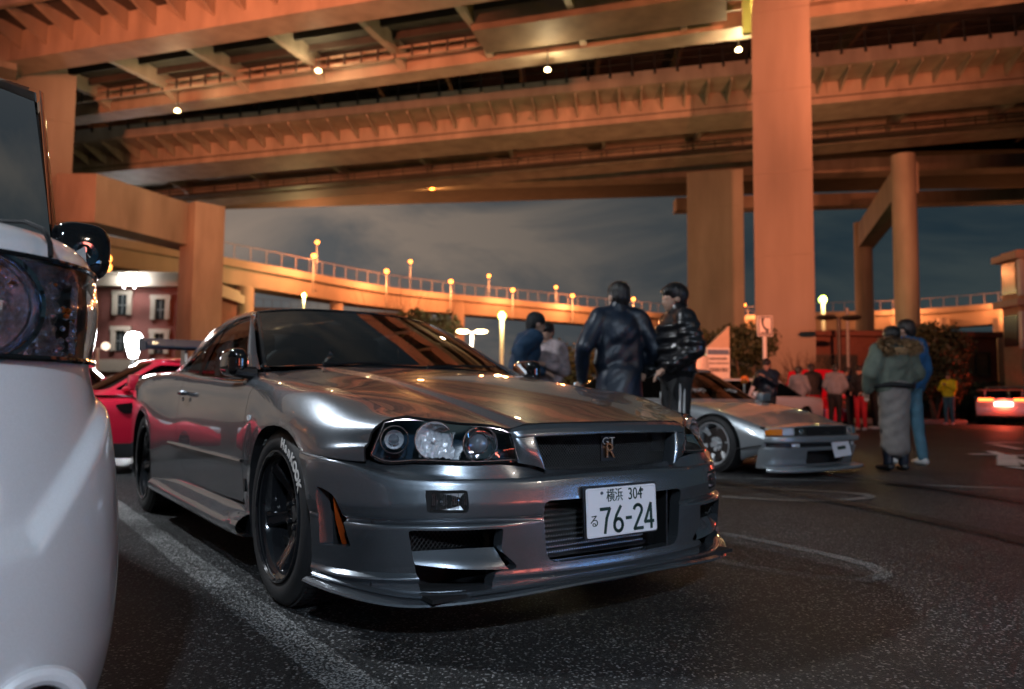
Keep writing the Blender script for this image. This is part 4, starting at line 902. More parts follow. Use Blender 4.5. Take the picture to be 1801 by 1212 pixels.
# ================================================================ the grey coupe in front
def gy(z, k=0.0): return .792-.60*(z-.85)-.10*max(z-1.05, 0)+k      # half width of the greenhouse side at height z
WIN = [(-.70, .893), (-.86, .962), (-1.076, 1.067), (-1.235, 1.148), (-1.300, 1.182), (-1.36, 1.196), (-1.50, 1.202), (-1.68, 1.196), (-1.82, 1.170), (-1.95, 1.118), (-2.05, 1.03), (-2.115, .95), (-2.15, .902), (-2.10, .893), (-1.80, .882), (-1.45, .862), (-1.10, .850), (-.80, .846), (-.66, .850)]
def gpt(x, z, k=0.0): return (x, -gy(z, k), z)
ROOF_X = [-1.285, -1.36, -1.5, -1.7, -1.95, -2.2, -2.45, -2.65, -2.80]
ROOF_Z = [1.250, 1.263, 1.281, 1.300, 1.312, 1.308, 1.290, 1.262, 1.232]
def roof_row(x, k=0.0):
    z0 = float(cubic(ROOF_X[::-1], ROOF_Z[::-1], np.array([x]))[0])
    zr = float(np.interp(x, [-2.85, -2.5, -2.2, -1.95, -1.7, -1.5, -1.36, -1.28], [1.02, 1.105, 1.172, 1.202, 1.213, 1.216, 1.212, 1.203]))
    yr = gy(zr)+.002-.22*max(-1.98-x, 0); bow = .10 if x > -1.6 else (-.06 if x < -2.6 else 0)
    P = []
    for f, q in ((0, 0), (.2, .025), (.4, .09), (.6, .20), (.76, .35), (.88, .54), (.96, .78), (1, 1)):
        P.append((x-bow*f*f, -f*yr, z0+(zr-z0)*q))
    return np.array(P)
def sym(P):
    P = np.asarray(P, float); return np.vstack([P, (P[::-1]*[1, -1, 1])[1:]])
def hero():
    car = empty('sports_coupe', (0, 0, 0), 0, 'gunmetal grey two door coupe with white front number plate and gold badge in its grille', 'car')
    P = lambda n, bm, mt=None, **k: mk(n, bm, mt or M['gun'], car, **k)
    two = [M['gun'], M['dark']]
    for nm, fn in (('fender', fender), ('door', door), ('quarter_panel', quarter), ('sill', sill)):
        b = fn(); c = mirror(b); P(nm, b, mats=two); P(nm, c, mats=two)
    P('hood', hood(), smooth=50, mats=two)
    P('front_bumper', bumper(), smooth=28)
    # ---- splitter lip
    zt = np.array([.222, .222, .219, .211, .198, .184, .182, .190, .198, .203, .205]); zb = np.array([.196, .194, .188, .176, .160, .147, .151, .161, .172, .180, .182])
    rows = [offs(-.03, zt+.004), offs(.012, zt-.001), offs(.019, zt-.006), offs(.016, zt-.013), offs(.008, zt-.016), offs(.030, zb+.016), offs(.043, zb+.010), offs(.047, zb+.004), offs(.042, zb), offs(-.06, zb+.004), offs(-.16, zb+.03)]
    b = loft(rows, 200, 41, True, False, byindex=True); cut(b, [(-1, -1), (.475, -1), (.475, 1), (-1, 1)], (0, 2)); P('front_splitter', b, smooth=30)
    # ---- canards behind the fin of each outer duct, and duct shelves
    for s in (-1, 1):
        b = loft([[(.735, s*.700, .300), (.79, s*.60, .305), (.84, s*.46, .305)], [(.757, s*.697, .275), (.83, s*.585, .262), (.876, s*.44, .252)], [(.765, s*.692, .266), (.838, s*.575, .252), (.880, s*.43, .242)], [(.735, s*.68, .255), (.80, s*.57, .243), (.845, s*.44, .236)]], 24, 10, True, False, flip=(s > 0))
        P('duct_shelf', b, smooth=30)
        b = bmesh.new()
        for k in range(17):
            y0 = .44+.016*k
            for dx in (-1, 1):
                tube(b, [(.735, s*(y0-.03*dx), .295), (.735, s*(y0+.03*dx), .365)], .0011, 4, caps=False)
        tag(P('duct_mesh', b, M['black'], smooth=0), kind='stuff')
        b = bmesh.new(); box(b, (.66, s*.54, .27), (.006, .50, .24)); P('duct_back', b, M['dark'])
        b = loft([[(.505, s*.815, .485), (.500, s*.815, .39), (.52, s*.805, .30)], [(.53, s*.862, .478), (.545, s*.858, .39), (.575, s*.846, .312)]], 12, 4, True, True, flip=(s < 0)); P('vent_painted_reflection', b, M['orange'])  # orange vane stands in for lamp light mirrored on the vent wall
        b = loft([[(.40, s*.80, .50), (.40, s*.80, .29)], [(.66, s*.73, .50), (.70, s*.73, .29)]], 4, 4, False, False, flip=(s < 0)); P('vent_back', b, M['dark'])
        # fog lamp
        b = bmesh.new(); loft([[(.776, s*.668, .486), (.829, s*.552, .488)], [(.776, s*.668, .416), (.829, s*.552, .414)]], 6, 6, False, False, flip=(s > 0), bm=b); f = P('fog_lamp', b, M['gloss'])
        b = loft([[(.785, s*.656, .476), (.836, s*.563, .478)], [(.791, s*.656, .45), (.842, s*.563, .45)], [(.785, s*.656, .425), (.836, s*.563, .424)]], 40, 14, False, True, flip=(s > 0))
        for i, v in enumerate(b.verts): v.co.x += .0022*math.sin(abs(v.co.y)*2*math.pi/.0052)
        mk('lens', b, M['lens'], f, 60)
        b = loft([[(.779, s*.654, .474), (.829, s*.565, .476)], [(.772, s*.645, .45), (.816, s*.575, .45)], [(.779, s*.654, .427), (.829, s*.565, .426)]], 9, 9, False, True, flip=(s > 0)); mk('reflector', b, M['facet'], f, 5)
        b = bmesh.new(); lathe(b, [(.0, .0), (.016, .004), (.018, .02), (.010, .03)], 12, 'x', (.772, s*.612, .45)); mk('bulb', b, M['chrome'], f)
    b = bmesh.new(); box(b, (.60, 0, .172), (.50, 1.36, .012)); P('undertray', b, M['dark'])
    # ---- centre intake: cooler fins and mesh, air guide
    b = bmesh.new()
    for k in range(11): box(b, (.822+.012*(k % 1), -.05, .262+.0172*k), (.016, .50, .0055))
    cool = P('intercooler', b, M['alu'], smooth=0)
    b = bmesh.new(); box(b, (.80, -.05, .345), (.02, .52, .20)); box(b, (.80, -.05, .249), (.05, .54, .012)); mk('core', b, M['black'], cool)
    b = bmesh.new()
    for k in range(52):
        y0 = -.31+k*.0105
        for dx in (-1, 1): tube(b, [(.852, y0-.045*dx, .25), (.856, y0+.045*dx, .44)], .0007, 4, caps=False)
    cut(b, [(-.315, .246), (.235, .246), (.235, .446), (-.315, .446)], (1, 2), 'in')
    tag(P('intake_mesh', b, M['black'], smooth=0), kind='stuff')
    b = bmesh.new(); box(b, (.84, .262, .345), (.10, .008, .21)); box(b, (.80, .29, .345), (.01, .07, .22)); P('air_guide', b, M['black'])
    # ---- number plate
    Mx = frame_m((.945, -.011, .396), (0, 1, 0), (-.055, 0, 1))
    b = bmesh.new(); prism(b, rounded([(-.160, -.079), (.160, -.079), (.160, .079), (-.160, .079)], .010), 0, -.0015, (0, 1), Mx)
    pl = P('number_plate', b, M['plate'])
    b = bmesh.new(); tube(b, [Mx @ Vector((*p, .0008)) for p in rounded([(-.155, -.0745), (.155, -.0745), (.155, .0745), (-.155, .0745)], .008)], .0016, 6, True); mk('raised_rim', b, M['plate'], pl)
    b = bmesh.new()
    for s_, sz, x, y, sx in (('横浜', .047, -.034, .050, .80), ('304', .056, .060, .050, .80), ('る', .044, -.128, -.028, .95)):
        join(b, text_bm(s_, sz, Mx @ Matrix.Translation((x, y, .0012)), .0008, sx=sx))
    def digit(segs, x0, w=.0105):
        for s_ in segs:
            pts = [Mx @ Vector((x0+p[0], p[1]-.026, .0016)) for p in s_]
            for a_, b_ in zip(pts[:-1], pts[1:]):
                d = (b_-a_); L_ = d.length
                Q = frame_m((a_+b_)/2, d, Mx.to_3x3() @ Vector((0, 0, 1)).cross(Mx.to_3x3().inverted() @ d))
                box(b, (0, 0, 0), (L_+w*.5, w, .0014), M=Q)
    arc = lambda cx, cy, rx, ry, a0, a1, n=12: [(cx+rx*math.cos(R(a)), cy+ry*math.sin(R(a))) for a in np.linspace(a0, a1, n)]
    digit([[(-.020, .036), (.021, .036), (.006, .005), (-.003, -.041)]], -.080)
    digit([[(.012, .040), (-.008, .012), (-.018, -.012)], arc(0, -.020, .0185, .020, -180, 180, 20)], -.022)
    digit([[(-.011, 0), (.011, 0)]], .026)
    digit([arc(0, .022, .0185, .017, 165, -30)+[(-.019, -.039), (.021, -.039)]], .070)
    digit([[(.010, -.042), (.010, .040), (-.020, -.020), (.021, -.020)]], .122)
    mk('lettering', b, M['ink'], pl, smooth=0)
    b = bmesh.new()
    for y in (-.092, .092): lathe(b, [(0, .004), (.005, .004), (.0055, .001)], 10, 'z', M=Mx @ Matrix.Translation((y, .062, 0)))
    mk('screw', b, M['iron'], pl)
    b = bmesh.new(); prism(b, rounded([(-.168, -.084), (.166, -.084), (.166, .087), (-.168, .087)], .012), -.004, -.012, (0, 1), Mx); P('plate_backing', b, M['black'])
    # ---- nose frame round the grille
    T = sym([(.840, -.412, .6625), (.848, -.388, .672), (.862, -.320, .6825), (.881, -.16, .6855), (.885, 0, .6855)])
    rid = sym([(.852, -.404, .645), (.868, -.385, .650), (.885, -.320, .6535), (.903, -.16, .6575), (.908, 0, .6585)])
    rid2 = rid+[.001, 0, -.006]; und = sym([(.85, -.395, .634), (.862, -.380, .638), (.874, -.322, .643), (.888, -.16, .6455), (.893, 0, .647)])
    ins = und+[-.05, 0, -.002]
    P('nose_panel', loft([T, T*.5+rid*.5+[.003, 0, .003], rid, rid2, und, ins], 90, 26, True, False, byindex=True, flip=True), smooth=40)
    for s in (-1, 1):
        o = [[(.838, s*.408, .660), (.850, s*.400, .615), (.862, s*.386, .563)], [(.856, s*.392, .655), (.874, s*.378, .610), (.880, s*.350, .556)], [(.872, s*.348, .648), (.888, s*.335, .60), (.893, s*.312, .545)], [(.872, s*.324, .643), (.884, s*.310, .59), (.888, s*.292, .530)], [(.835, s*.318, .64), (.84, s*.305, .59), (.84, s*.290, .53)]]
        P('nose_post', loft(o, 20, 24, True, True, flip=(s > 0)))
    b = bmesh.new()
    for k in range(66):
        y0 = -.36+k*.011
        for dx in (-1, 1): tube(b, [(.838, y0-.055*dx, .520), (.832, y0+.055*dx, .648)], .0012, 4, caps=False)
    cut(b, [(-.315, .645), (.315, .645), (.30, .525), (-.30, .525)], (1, 2), 'in')
    tag(P('grille_mesh', b, M['black'], smooth=0), kind='stuff')
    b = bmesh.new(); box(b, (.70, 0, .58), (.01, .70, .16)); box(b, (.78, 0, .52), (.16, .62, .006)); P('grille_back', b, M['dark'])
    for y, r in ((-.22, .032), (-.10, .028)):
        b = bmesh.new(); lathe(b, [(0, .03), (r*.5, .028), (r*.9, .018), (r, 0), (r*.8, -.02), (.01, -.03)], 20, 'x', (.775, y, .598)); bmesh.ops.recalc_face_normals(b, faces=b.faces); P('horn', b, M['gloss'])
    b = bmesh.new(); join(b, text_bm('GT', .036, frame_m((.848, .012, .619), (0, 1, 0), (0, 0, 1)), .004, sx=1.25)); bd = P('badge', b, M['chrome'], smooth=0)
    b = bmesh.new(); join(b, text_bm('R', .075, frame_m((.850, .018, .585), (0, 1, 0), (0, 0, 1)), .005, sx=1.05)); mk('badge_letter', b, M['badge_gold'], bd, smooth=0)
    b = bmesh.new(); box(b, (.840, .015, .594), (.006, .06, .085)); mk('badge_base', b, M['black'], bd)
    # ---- headlamps
    top = [(.604, -.728, .690), (.616, -.692, .6985), (.650, -.628, .6975), (.75, -.520, .683), (.825, -.430, .6715), (.842, -.404, .661)]
    bot = [(.607, -.772, .583), (.628, -.752, .5675), (.70, -.688, .566), (.79, -.594, .566), (.845, -.47, .566), (.862, -.388, .5685)]
    for s in (-1, 1):
        t_ = np.array(top)*[1, -s, 1]; b_ = np.array(bot)*[1, -s, 1]
        mid = t_*.5+b_*.5+[.012, s*.006, 0]
        hl = empty('headlamp', (0, 0, 0)); hl.parent = car
        mk('lens', loft([t_, mid, b_], 60, 16, True, True, flip=(s > 0)), M['lens'], hl)
        bk = [q+[-.125, -s*.055, 0] for q in (t_, mid, b_)]
        mk('housing', loft([t_, bk[0], bk[1], bk[2], b_], 40, 13, True, False, flip=(s > 0)), M['lamp_dark'], hl)
        edge = [tuple(q) for q in resample(t_, 30)]+[tuple(q) for q in resample(b_, 30)[::-1]]
        b = bmesh.new(); tube(b, [(x+.001, y, z) for x, y, z in edge], .0042, 6, True); mk('seal', b, M['gloss'], hl)
        b = bmesh.new(); tube(b, [(x+.004, y*.999, z+(.0055 if k > 29 else -.0055)) for k, (x, y, z) in enumerate(edge)], .0016, 5, True); mk('lens_edge_highlight', b, M['bezel'], hl)  # pinkish metal tube added as the highlight along the lens edge
        for nm, u0, u1, jit in (('reflector_wall', 33, 58, .0042), ('projector_wall', 66, 90, .0012)):
            T_, M_, B_ = (resample(q, 101)[u0:u1] for q in (t_, mid, b_)); of = np.array([-.034, -s*.016, 0])
            b = loft([T_*.90+B_*.10+of, M_+of*1.25, T_*.08+B_*.92+of], 22, 12, True, True, flip=(s > 0)); random.seed(5)
            for v in b.verts: v.co += Vector((random.uniform(-1, 1), random.uniform(-1, 1), random.uniform(-1, 1)))*jit
            mk(nm, b, M['facet'] if jit > .002 else M['chrome'], hl, 1 if jit > .002 else 40)
        # main reflector bowl, projector, turn lamp; all face along the lens normal
        def lamp(u, depth, prof, name, mat, n=24, sm=20, dz=0.0):
            c = resample(mid, 101)[int(u*100)]; t2 = resample(mid, 101)[min(int(u*100)+3, 100)]-resample(mid, 101)[max(int(u*100)-3, 0)]
            nr = Vector((abs(t2[1]), abs(t2[0])*s, 0)); nr.normalize(); nr = (nr+Vector((.9, 0, 0))).normalized()
            Q = frame_m(Vector(c)-nr*depth+Vector((0, 0, dz)), nr, Vector((0, 0, 1)).cross(nr))
            b = bmesh.new(); lathe(b, prof, n, 'x', M=Q)
            if name == 'reflector':
                random.seed(3)
                for v in b.verts: v.co += Vector((random.uniform(-1, 1), random.uniform(-1, 1), random.uniform(-1, 1)))*.0034
            bmesh.ops.recalc_face_normals(b, faces=b.faces); return mk(name, b, mat, hl, sm)
        bowl = [(0, -.060), (.012, -.059), (.022, -.056), (.031, -.051), (.039, -.044), (.046, -.036), (.051, -.027), (.055, -.017), (.058, -.008), (.059, 0)]
        lamp(.42, .022, bowl, 'reflector', M['facet'], 26, 1, .002)
        lamp(.42, .022, [(.060, -.012), (.0615, .004), (.059, .006), (.057, .002)], 'bezel', M['bezel'], 40, 30, .002)
        lamp(.42, .050, [(0, .03), (.006, .028), (.007, 0)], 'bulb', M['facet'], 12)
        lamp(.76, .020, [(.012, -.05), (.030, -.045), (.043, -.030), (.051, -.012), (.055, 0)], 'projector_bowl', M['chrome'], 32, 40)
        lamp(.76, .030, [(.036, -.03), (.036, -.006), (.034, .0)], 'projector_ring', M['chrome'], 32, 30)
        lamp(.76, .034, [(0, .020), (.014, .0185), (.025, .012), (.032, .002), (.034, -.006)], 'projector_lens', M['orb'], 32, 60)
        lamp(.76, .016, [(.056, -.010), (.0575, .003), (.055, .005), (.0535, .001)], 'bezel', M['bezel'], 40, 30)
        lamp(.13, .026, [(.004, -.03), (.020, -.022), (.029, -.008), (.031, 0)], 'turn_bowl', M['facet'], 20, 1)
        lamp(.13, .030, [(0, .012), (.010, .010), (.017, .003), (.018, -.01)], 'turn_bulb', M['orb'], 20, 60)
        lamp(.13, .022, [(.044, -.010), (.0455, .003), (.043, .005), (.0415, .001)], 'bezel', M['bezel'], 40, 30)
    # ---- roof, pillars, glass
    roof = loft([sym(roof_row(x)[::-1]) for x in np.linspace(-1.285, -2.80, 16)], 70, 40, True, True, byindex=True, flip=False)
    P('roof', lip(roof, .02, (0, 0, -1)))
    wl = sym([(-.722, -.700, .892), (-.66, -.50, .905), (-.62, -.25, .914), (-.605, 0, .917)])
    wm = sym([(-1.015, -.632, 1.052), (-.98, -.44, 1.072), (-.955, -.22, 1.083), (-.945, 0, 1.086)])
    wt = sym([(-1.36, -.548, 1.219), (-1.325, -.36, 1.243), (-1.30, -.18, 1.2505), (-1.292, 0, 1.2525)])
    ws = loft([wl, wm, wt], 48, 24, True, True, byindex=True, flip=False); P('windscreen', ws, M['glass'])
    b = bmesh.new()
    fr = [tuple(p) for p in resample(wl, 30)]+[tuple(p) for p in resample(np.array([wl[-1], wm[-1], wt[-1]]), 14)][1:]+[tuple(p) for p in resample(wt[::-1], 30)][1:]+[tuple(p) for p in resample(np.array([wt[0], wm[0], wl[0]]), 14)][1:-1]
    tube(b, [(x-.008, y*.988, z-.004) for x, y, z in fr], .014, 6, True); P('windscreen_seal', b, M['gloss'])
    for s in (-1, 1):
        S_ = lambda Q: [(x, y*-s, z) for x, y, z in Q]
        a = [(-.700, -.722, .886), (-.86, -.692, .965), (-1.03, -.652, 1.056), (-1.22, -.607, 1.15), (-1.385, -.572, 1.215)]
        c = [gpt(-.71, .880, .004), gpt(-.885, .962, .006), gpt(-1.085, 1.060, .006), gpt(-1.24, 1.138, .006), gpt(-1.37, 1.205, .004)]
        md = [tuple((np.array(p)*.5+np.array(q)*.5)+[.010, -.012, .006]) for p, q in zip(a, c)]
        P('windscreen_pillar', loft([S_(a), S_(md), S_(c)], 30, 9, True, True, flip=(s > 0)))
        # C pillar between quarter glass and rear glass
        p0 = [gpt(-1.70, 1.204, .003), gpt(-1.88, 1.166, .004), gpt(-2.005, 1.10, .005), gpt(-2.09, 1.02, .004), gpt(-2.145, .945, .004), gpt(-2.19, .892, .004), ]
        p1 = [(-2.15, -.563, 1.186), (-2.36, -.565, 1.145), (-2.52, -.575, 1.095), (-2.68, -.59, 1.03), (-2.86, -.605, .97), (-3.0, -.62, .922)]
        p2 = [(-2.45, -.50, 1.185), (-2.62, -.505, 1.15), (-2.80, -.52, 1.095), (-2.95, -.54, 1.03), (-3.1, -.565, .972), (-3.22, -.58, .925)]
        P('rear_pillar', loft([S_(p0), S_(p1), S_(p2)], 30, 16, True, True, flip=(s > 0)))
        b = grid_bm([[(x, s*gy(z, -.012), z) for z in np.linspace(.83, 1.22, 30)] for x in np.linspace(-.62, -2.2, 70)], flip=(s < 0))
        cut(b, WIN, keep='in'); P('side_window', b, M['glass'])
        b = bmesh.new(); tube(b, [(x, s*gy(z, .000), z) for x, z in WIN[:15][::-1] and WIN[0:14]], .006, 6); tube(b, [(x, s*gy(z, .005), z+.002) for x, z in WIN[12:]], .0085, 6); P('window_trim', b, M['chrome'])
        bp = [(-1.585, .858), (-1.665, .862), (-1.80, 1.0), (-1.86, 1.10), (-1.90, 1.145), (-1.85, 1.165), (-1.775, 1.09), (-1.70, .99)]
        b = grid_bm([[(x, s*gy(z, -.006), z) for z in np.linspace(.85, 1.19, 24)] for x in np.linspace(-1.5, -2.0, 30)], flip=(s < 0)); cut(b, bp, keep='in'); P('door_pillar', b, M['gloss'])
        b = grid_bm([[(x, s*gy(z, .0), z) for z in np.linspace(.83, 1.0, 12)] for x in np.linspace(-.62, -.95, 16)], flip=(s < 0)); cut(b, [(-.64, .846), (-.71, .897), (-.80, .935), (-.80, .846)], keep='in'); P('window_corner', b, M['black'])
        # door mirror
        mr = empty('door_mirror', (0, 0, 0)); mr.parent = car
        rows = []
        for u, sx, sz in ((-.155, .012, .02), (-.150, .042, .048), (-.12, .060, .060), (-.05, .064, .064), (.0, .058, .062), (.022, .030, .045), (.026, .004, .02)):
            ring = []
            for a_ in np.linspace(0, 2*math.pi, 21):
                c_, s_ = math.cos(a_), math.sin(a_); e = .62
                ring.append((-.655+u*1.15, s*(.835+.72*sx*np.sign(c_)*abs(c_)**e), .915+sz*np.sign(s_)*abs(s_)**e))
            rows.append(ring)
        mk('shell', loft(rows, 28, 22, True, True, flip=(s > 0)), M['gloss'], mr)
        b = bmesh.new(); tube(b, [(-.66, s*.76, .866), (-.655, s*.80, .868), (-.65, s*.85, .875)], [.032, .028, .026], 10); mk('arm', b, M['black'], mr)
        b = bmesh.new(); prism(b, rounded([(-.80, .87), (-.67, .875), (-.67, .96), (-.80, .96)], .02), s*.787, s*.790, (0, 2)); mk('glass', b, M['chrome'], mr)
        # handle, trim line, badges, side marker
        b = bmesh.new(); tube(b, [(-1.535, s*.853, .772), (-1.55, s*.872, .775), (-1.61, s*.876, .777), (-1.655, s*.868, .778), (-1.665, s*.853, .777)], [.011, .014, .015, .014, .010], 10); h_ = P('door_handle', b)
        b = bmesh.new(); lathe(b, [(0, s*.006), (.011, s*.006), (.013, 0)], 14, 'y', (-1.60, s*.858, .742)); mk('lock', b, M['chrome'], h_)
        b = loft([[(x, s*(yy), zz) for x in np.linspace(-.475, -1.94, 30)] for yy, zz in ((.850, .500), (.866, .494), (.868, .487), (.850, .478))], 30, 10, False, False, flip=(s > 0)); P('side_moulding', b)
        b = bmesh.new(); prism(b, rounded([(-.372, .664), (-.405, .664), (-.408, .684), (-.375, .686)], .008), s*.848, s*.862, (0, 2)); P('side_marker', b, M['facet'])
        b = bmesh.new(); box(b, (-.405, s*.862, .395), (.030, .008, .052), bev=.003); P('side_badge', b, M['gloss'])
        # skirt
        sk = [(.838, .302), (.846, .283), (.862, .266), (.882, .250), (.897, .232), (.900, .214), (.890, .192), (.868, .178), (.80, .172)]
        xx = np.linspace(-.352, -2.28, 40)
        b = loft([[(x, s*(y+.012*math.exp(-((x+.40)/.12)**2)*(z < .26)), z+.016*math.exp(-((x+.35)/.15)**2)*(z < .27)) for x in xx] for y, z in sk], 40, 26, False, True, flip=(s > 0)); P('side_skirt', b)
        # wheels and liners
        for wx, wz in ((0, .325), (-2.665, .325)):
            w = wheel(car, wx, s*(.865-.1275), wz, s)
            if s > 0: w.rotation_euler = (0, .4, 0)
            b = bmesh.new(); pr = [(.372*math.cos(t), .372*math.sin(t)) for t in np.linspace(-.5, math.pi+.5, 20)]
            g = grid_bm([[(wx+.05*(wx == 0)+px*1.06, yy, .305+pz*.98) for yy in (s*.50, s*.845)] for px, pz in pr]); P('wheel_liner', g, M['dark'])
    # rear glass, boot, tail, wing (turned away from the camera but there)
    rg0 = sym([(-2.62, -.42, 1.165), (-2.74, -.26, 1.20), (-2.79, 0, 1.22)]); rg1 = sym([(-3.24, -.53, .945), (-3.30, -.3, .955), (-3.32, 0, .957)])
    P('rear_window', loft([rg0, rg0*.5+rg1*.5, rg1], 30, 14, True, True, byindex=True), M['glass'])
    bl = [sym([(x, -w_, z-.01), (x, -w_*.6, z+.008), (x, 0, z+.012)]) for x, w_, z in ((-3.22, .66, .935), (-3.4, .66, .938), (-3.6, .65, .935), (-3.72, .64, .92))]
    P('boot_lid', loft(bl, 30, 14, True, True, byindex=True))
    tl = [[(-3.72, y, .91), (-3.735, y, .86), (-3.735, y, .62), (-3.76, y, .58), (-3.76, y, .32), (-3.70, y, .2)] for y in np.linspace(-.70, .70, 12)]
    tl[0] = [(x+.06, y-.05, z) for x, y, z in tl[0]]; tl[-1] = [(x+.06, y+.05, z) for x, y, z in tl[-1]]
    P('tail_panel', loft(tl, 24, 30, False, False, flip=True))
    for s in (-1, 1):
        for y in (.36, .56):
            b = bmesh.new(); lathe(b, [(.085, -3.73), (.085, -3.745), (.06, -3.75), (0, -3.75)], 28, 'x', (0, s*y, .745)); P('tail_lamp', b, M['tail'])
    b = loft([[(x, y, z) for y in np.linspace(-.745, .745, 9)] for x, z in ((-3.42, 1.108), (-3.40, 1.122), (-3.43, 1.14), (-3.55, 1.165), (-3.68, 1.198), (-3.70, 1.196), (-3.58, 1.125), (-3.42, 1.108))], 20, 24, False, True, flip=True)
    wg = P('rear_wing', b, M['carbon'])
    for s in (-1, 1):
        b = bmesh.new(); prism(b, [(-3.40, 1.10), (-3.72, 1.10), (-3.73, 1.20), (-3.66, 1.205), (-3.42, 1.16)], s*.745, s*.755, (0, 2)); mk('end_plate', b, M['carbon'], wg)
        b = bmesh.new(); prism(b, [(-3.46, .92), (-3.64, .92), (-3.62, 1.145), (-3.50, 1.14)], s*.44, s*.46, (0, 2)); mk('stand', b, M['alu'], wg)
    # cowl, wipers, interior, floor
    b = loft([[(-.57, y, .898) for y in np.linspace(-.68, .68, 9)], [(-.72, y, .902) for y in np.linspace(-.68, .68, 9)]], 9, 3, False, False, flip=True); P('cowl', b, M['black'])
    for y0, y1 in ((-.46, .02), (.10, .56)):
        b = bmesh.new(); tube(b, [(-.60, y0, .918), (-.635, (y0+y1)/2, .932), (-.66, y1, .935)], [.009, .007, .005], 6); P('wiper', b, M['black'])
    b = bmesh.new(); box(b, (-1.75, 0, .20), (4.0, 1.55, .03)); box(b, (-.52, 0, .55), (.05, 1.40, .62)); box(b, (-3.2, 0, .55), (.05, 1.3, .7)); P('floor_pan', b, M['dark'])
    b = loft([[(-.70, y, .893) for y in np.linspace(-.66, .66, 7)], [(-.95, y, .905+.02*(y < -.1 and y > -.6)) for y in np.linspace(-.66, .66, 7)], [(-1.12, y, .86) for y in np.linspace(-.66, .66, 7)], [(-1.16, y, .62) for y in np.linspace(-.66, .66, 7)]], 24, 16, True, False, flip=True); P('dashboard', b, M['black'])
    b = bmesh.new(); a_ = np.linspace(0, 2*math.pi, 33)[:-1]
    tube(b, [(-1.27-.06*math.sin(t), -.36+.18*math.cos(t), .86+.165*math.sin(t)) for t in a_], .014, 8, True); box(b, (-1.25, -.36, .855), (.04, .12, .08), bev=.01); P('steering_wheel', b, M['seat'])
    for y in (-.36, .36):
        b = bmesh.new(); box(b, (-1.62, y, .42), (.52, .50, .16), bev=.05)
        box(b, (0, 0, 0), (.13, .48, .62), bev=.05, M=Matrix.Translation((-1.93, y, .72)) @ Matrix.Rotation(-.25, 4, 'Y')); box(b, (-2.02, y, 1.075), (.09, .25, .17), bev=.04); P('seat', b, M['seat'])
    b = bmesh.new(); box(b, (-2.55, 0, .62), (.2, 1.2, .55), bev=.06); box(b, (-2.95, 0, .90), (.6, 1.2, .02)); P('rear_seat', b, M['seat'])
    b = bmesh.new(); box(b, (-1.24, .03, 1.168), (.028, .23, .062), bev=.012); P('rear_view_mirror', b, M['seat'])
    return car
HERO = hero()
M['sparkle'] = pm('faceted_chrome', (0.85, 0.86, 0.90), rough=0.06, metal=0.85, var=0.03, bump=0.5, bscale=90)
M['silver'] = paint_mat('silver_paint', (0.36, 0.40, 0.43), metal=0.65, rough=0.40, flake=0.4)
M['red'] = paint_mat('red_paint', (0.66, 0.010, 0.04), metal=0.1, rough=0.30, flake=0.25)
M['white'] = paint_mat('pearl_white_paint', (0.62, 0.62, 0.64), metal=0.0, rough=0.28, flake=0.12)
M['dark_blue'] = paint_mat('dark_blue_paint', (0.010, 0.02, 0.05), metal=0.3, rough=0.3, flake=0.4)
M['polished'] = pm('polished_rim', (0.66, 0.68, 0.70), rough=0.35, metal=0.55, var=0.06)
M['tail_lit'] = emit_mat('tail_lamp_lit', (1.0, 0.10, 0.02), 9)
M['brake_lit'] = emit_mat('lit_plate_lamp', (1.0, 0.80, 0.62), 5)
M['glass_dark'] = glass_mat('tinted_glass', (0.10, 0.115, 0.12), 1.12)
M['chrome_blue'] = pm('tinted_chrome', (0.30, 0.38, 0.46), rough=0.06, metal=1.0, var=0.05)
# ================================================================ other cars
def shell(st, nx=90, nv=34, sgn=-1):
    """right or left half of a car body; stations (x, half width, shoulder z, centre z, sill z)"""
    st = np.array(sorted(st)); x = np.linspace(st[0, 0], st[-1, 0], nx); w, ze, zc, zs = (cubic(st[:, 0], st[:, k], x) for k in (1, 2, 3, 4))
    k = lambda a, c: np.stack([a, c], 1)
    P = [k(w-.05, zs), k(w-.012, zs+.07), k(w, zs*.45+ze*.55), k(w-.006, ze-.09), k(w-.035, ze-.025), k(w-.10, ze+.004), k(w*.62, ze*.45+zc*.55), k(w*.3, zc-.004), k(0*w, zc)]
    P = np.stack(P); t = np.linspace(0, 8, nv); g = cubic(np.arange(9.), P.reshape(9, -1), t).reshape(nv, nx, 2)
    return np.stack([np.broadcast_to(x, (nv, nx)), sgn*g[..., 0], g[..., 1]], -1).transpose(1, 0, 2)
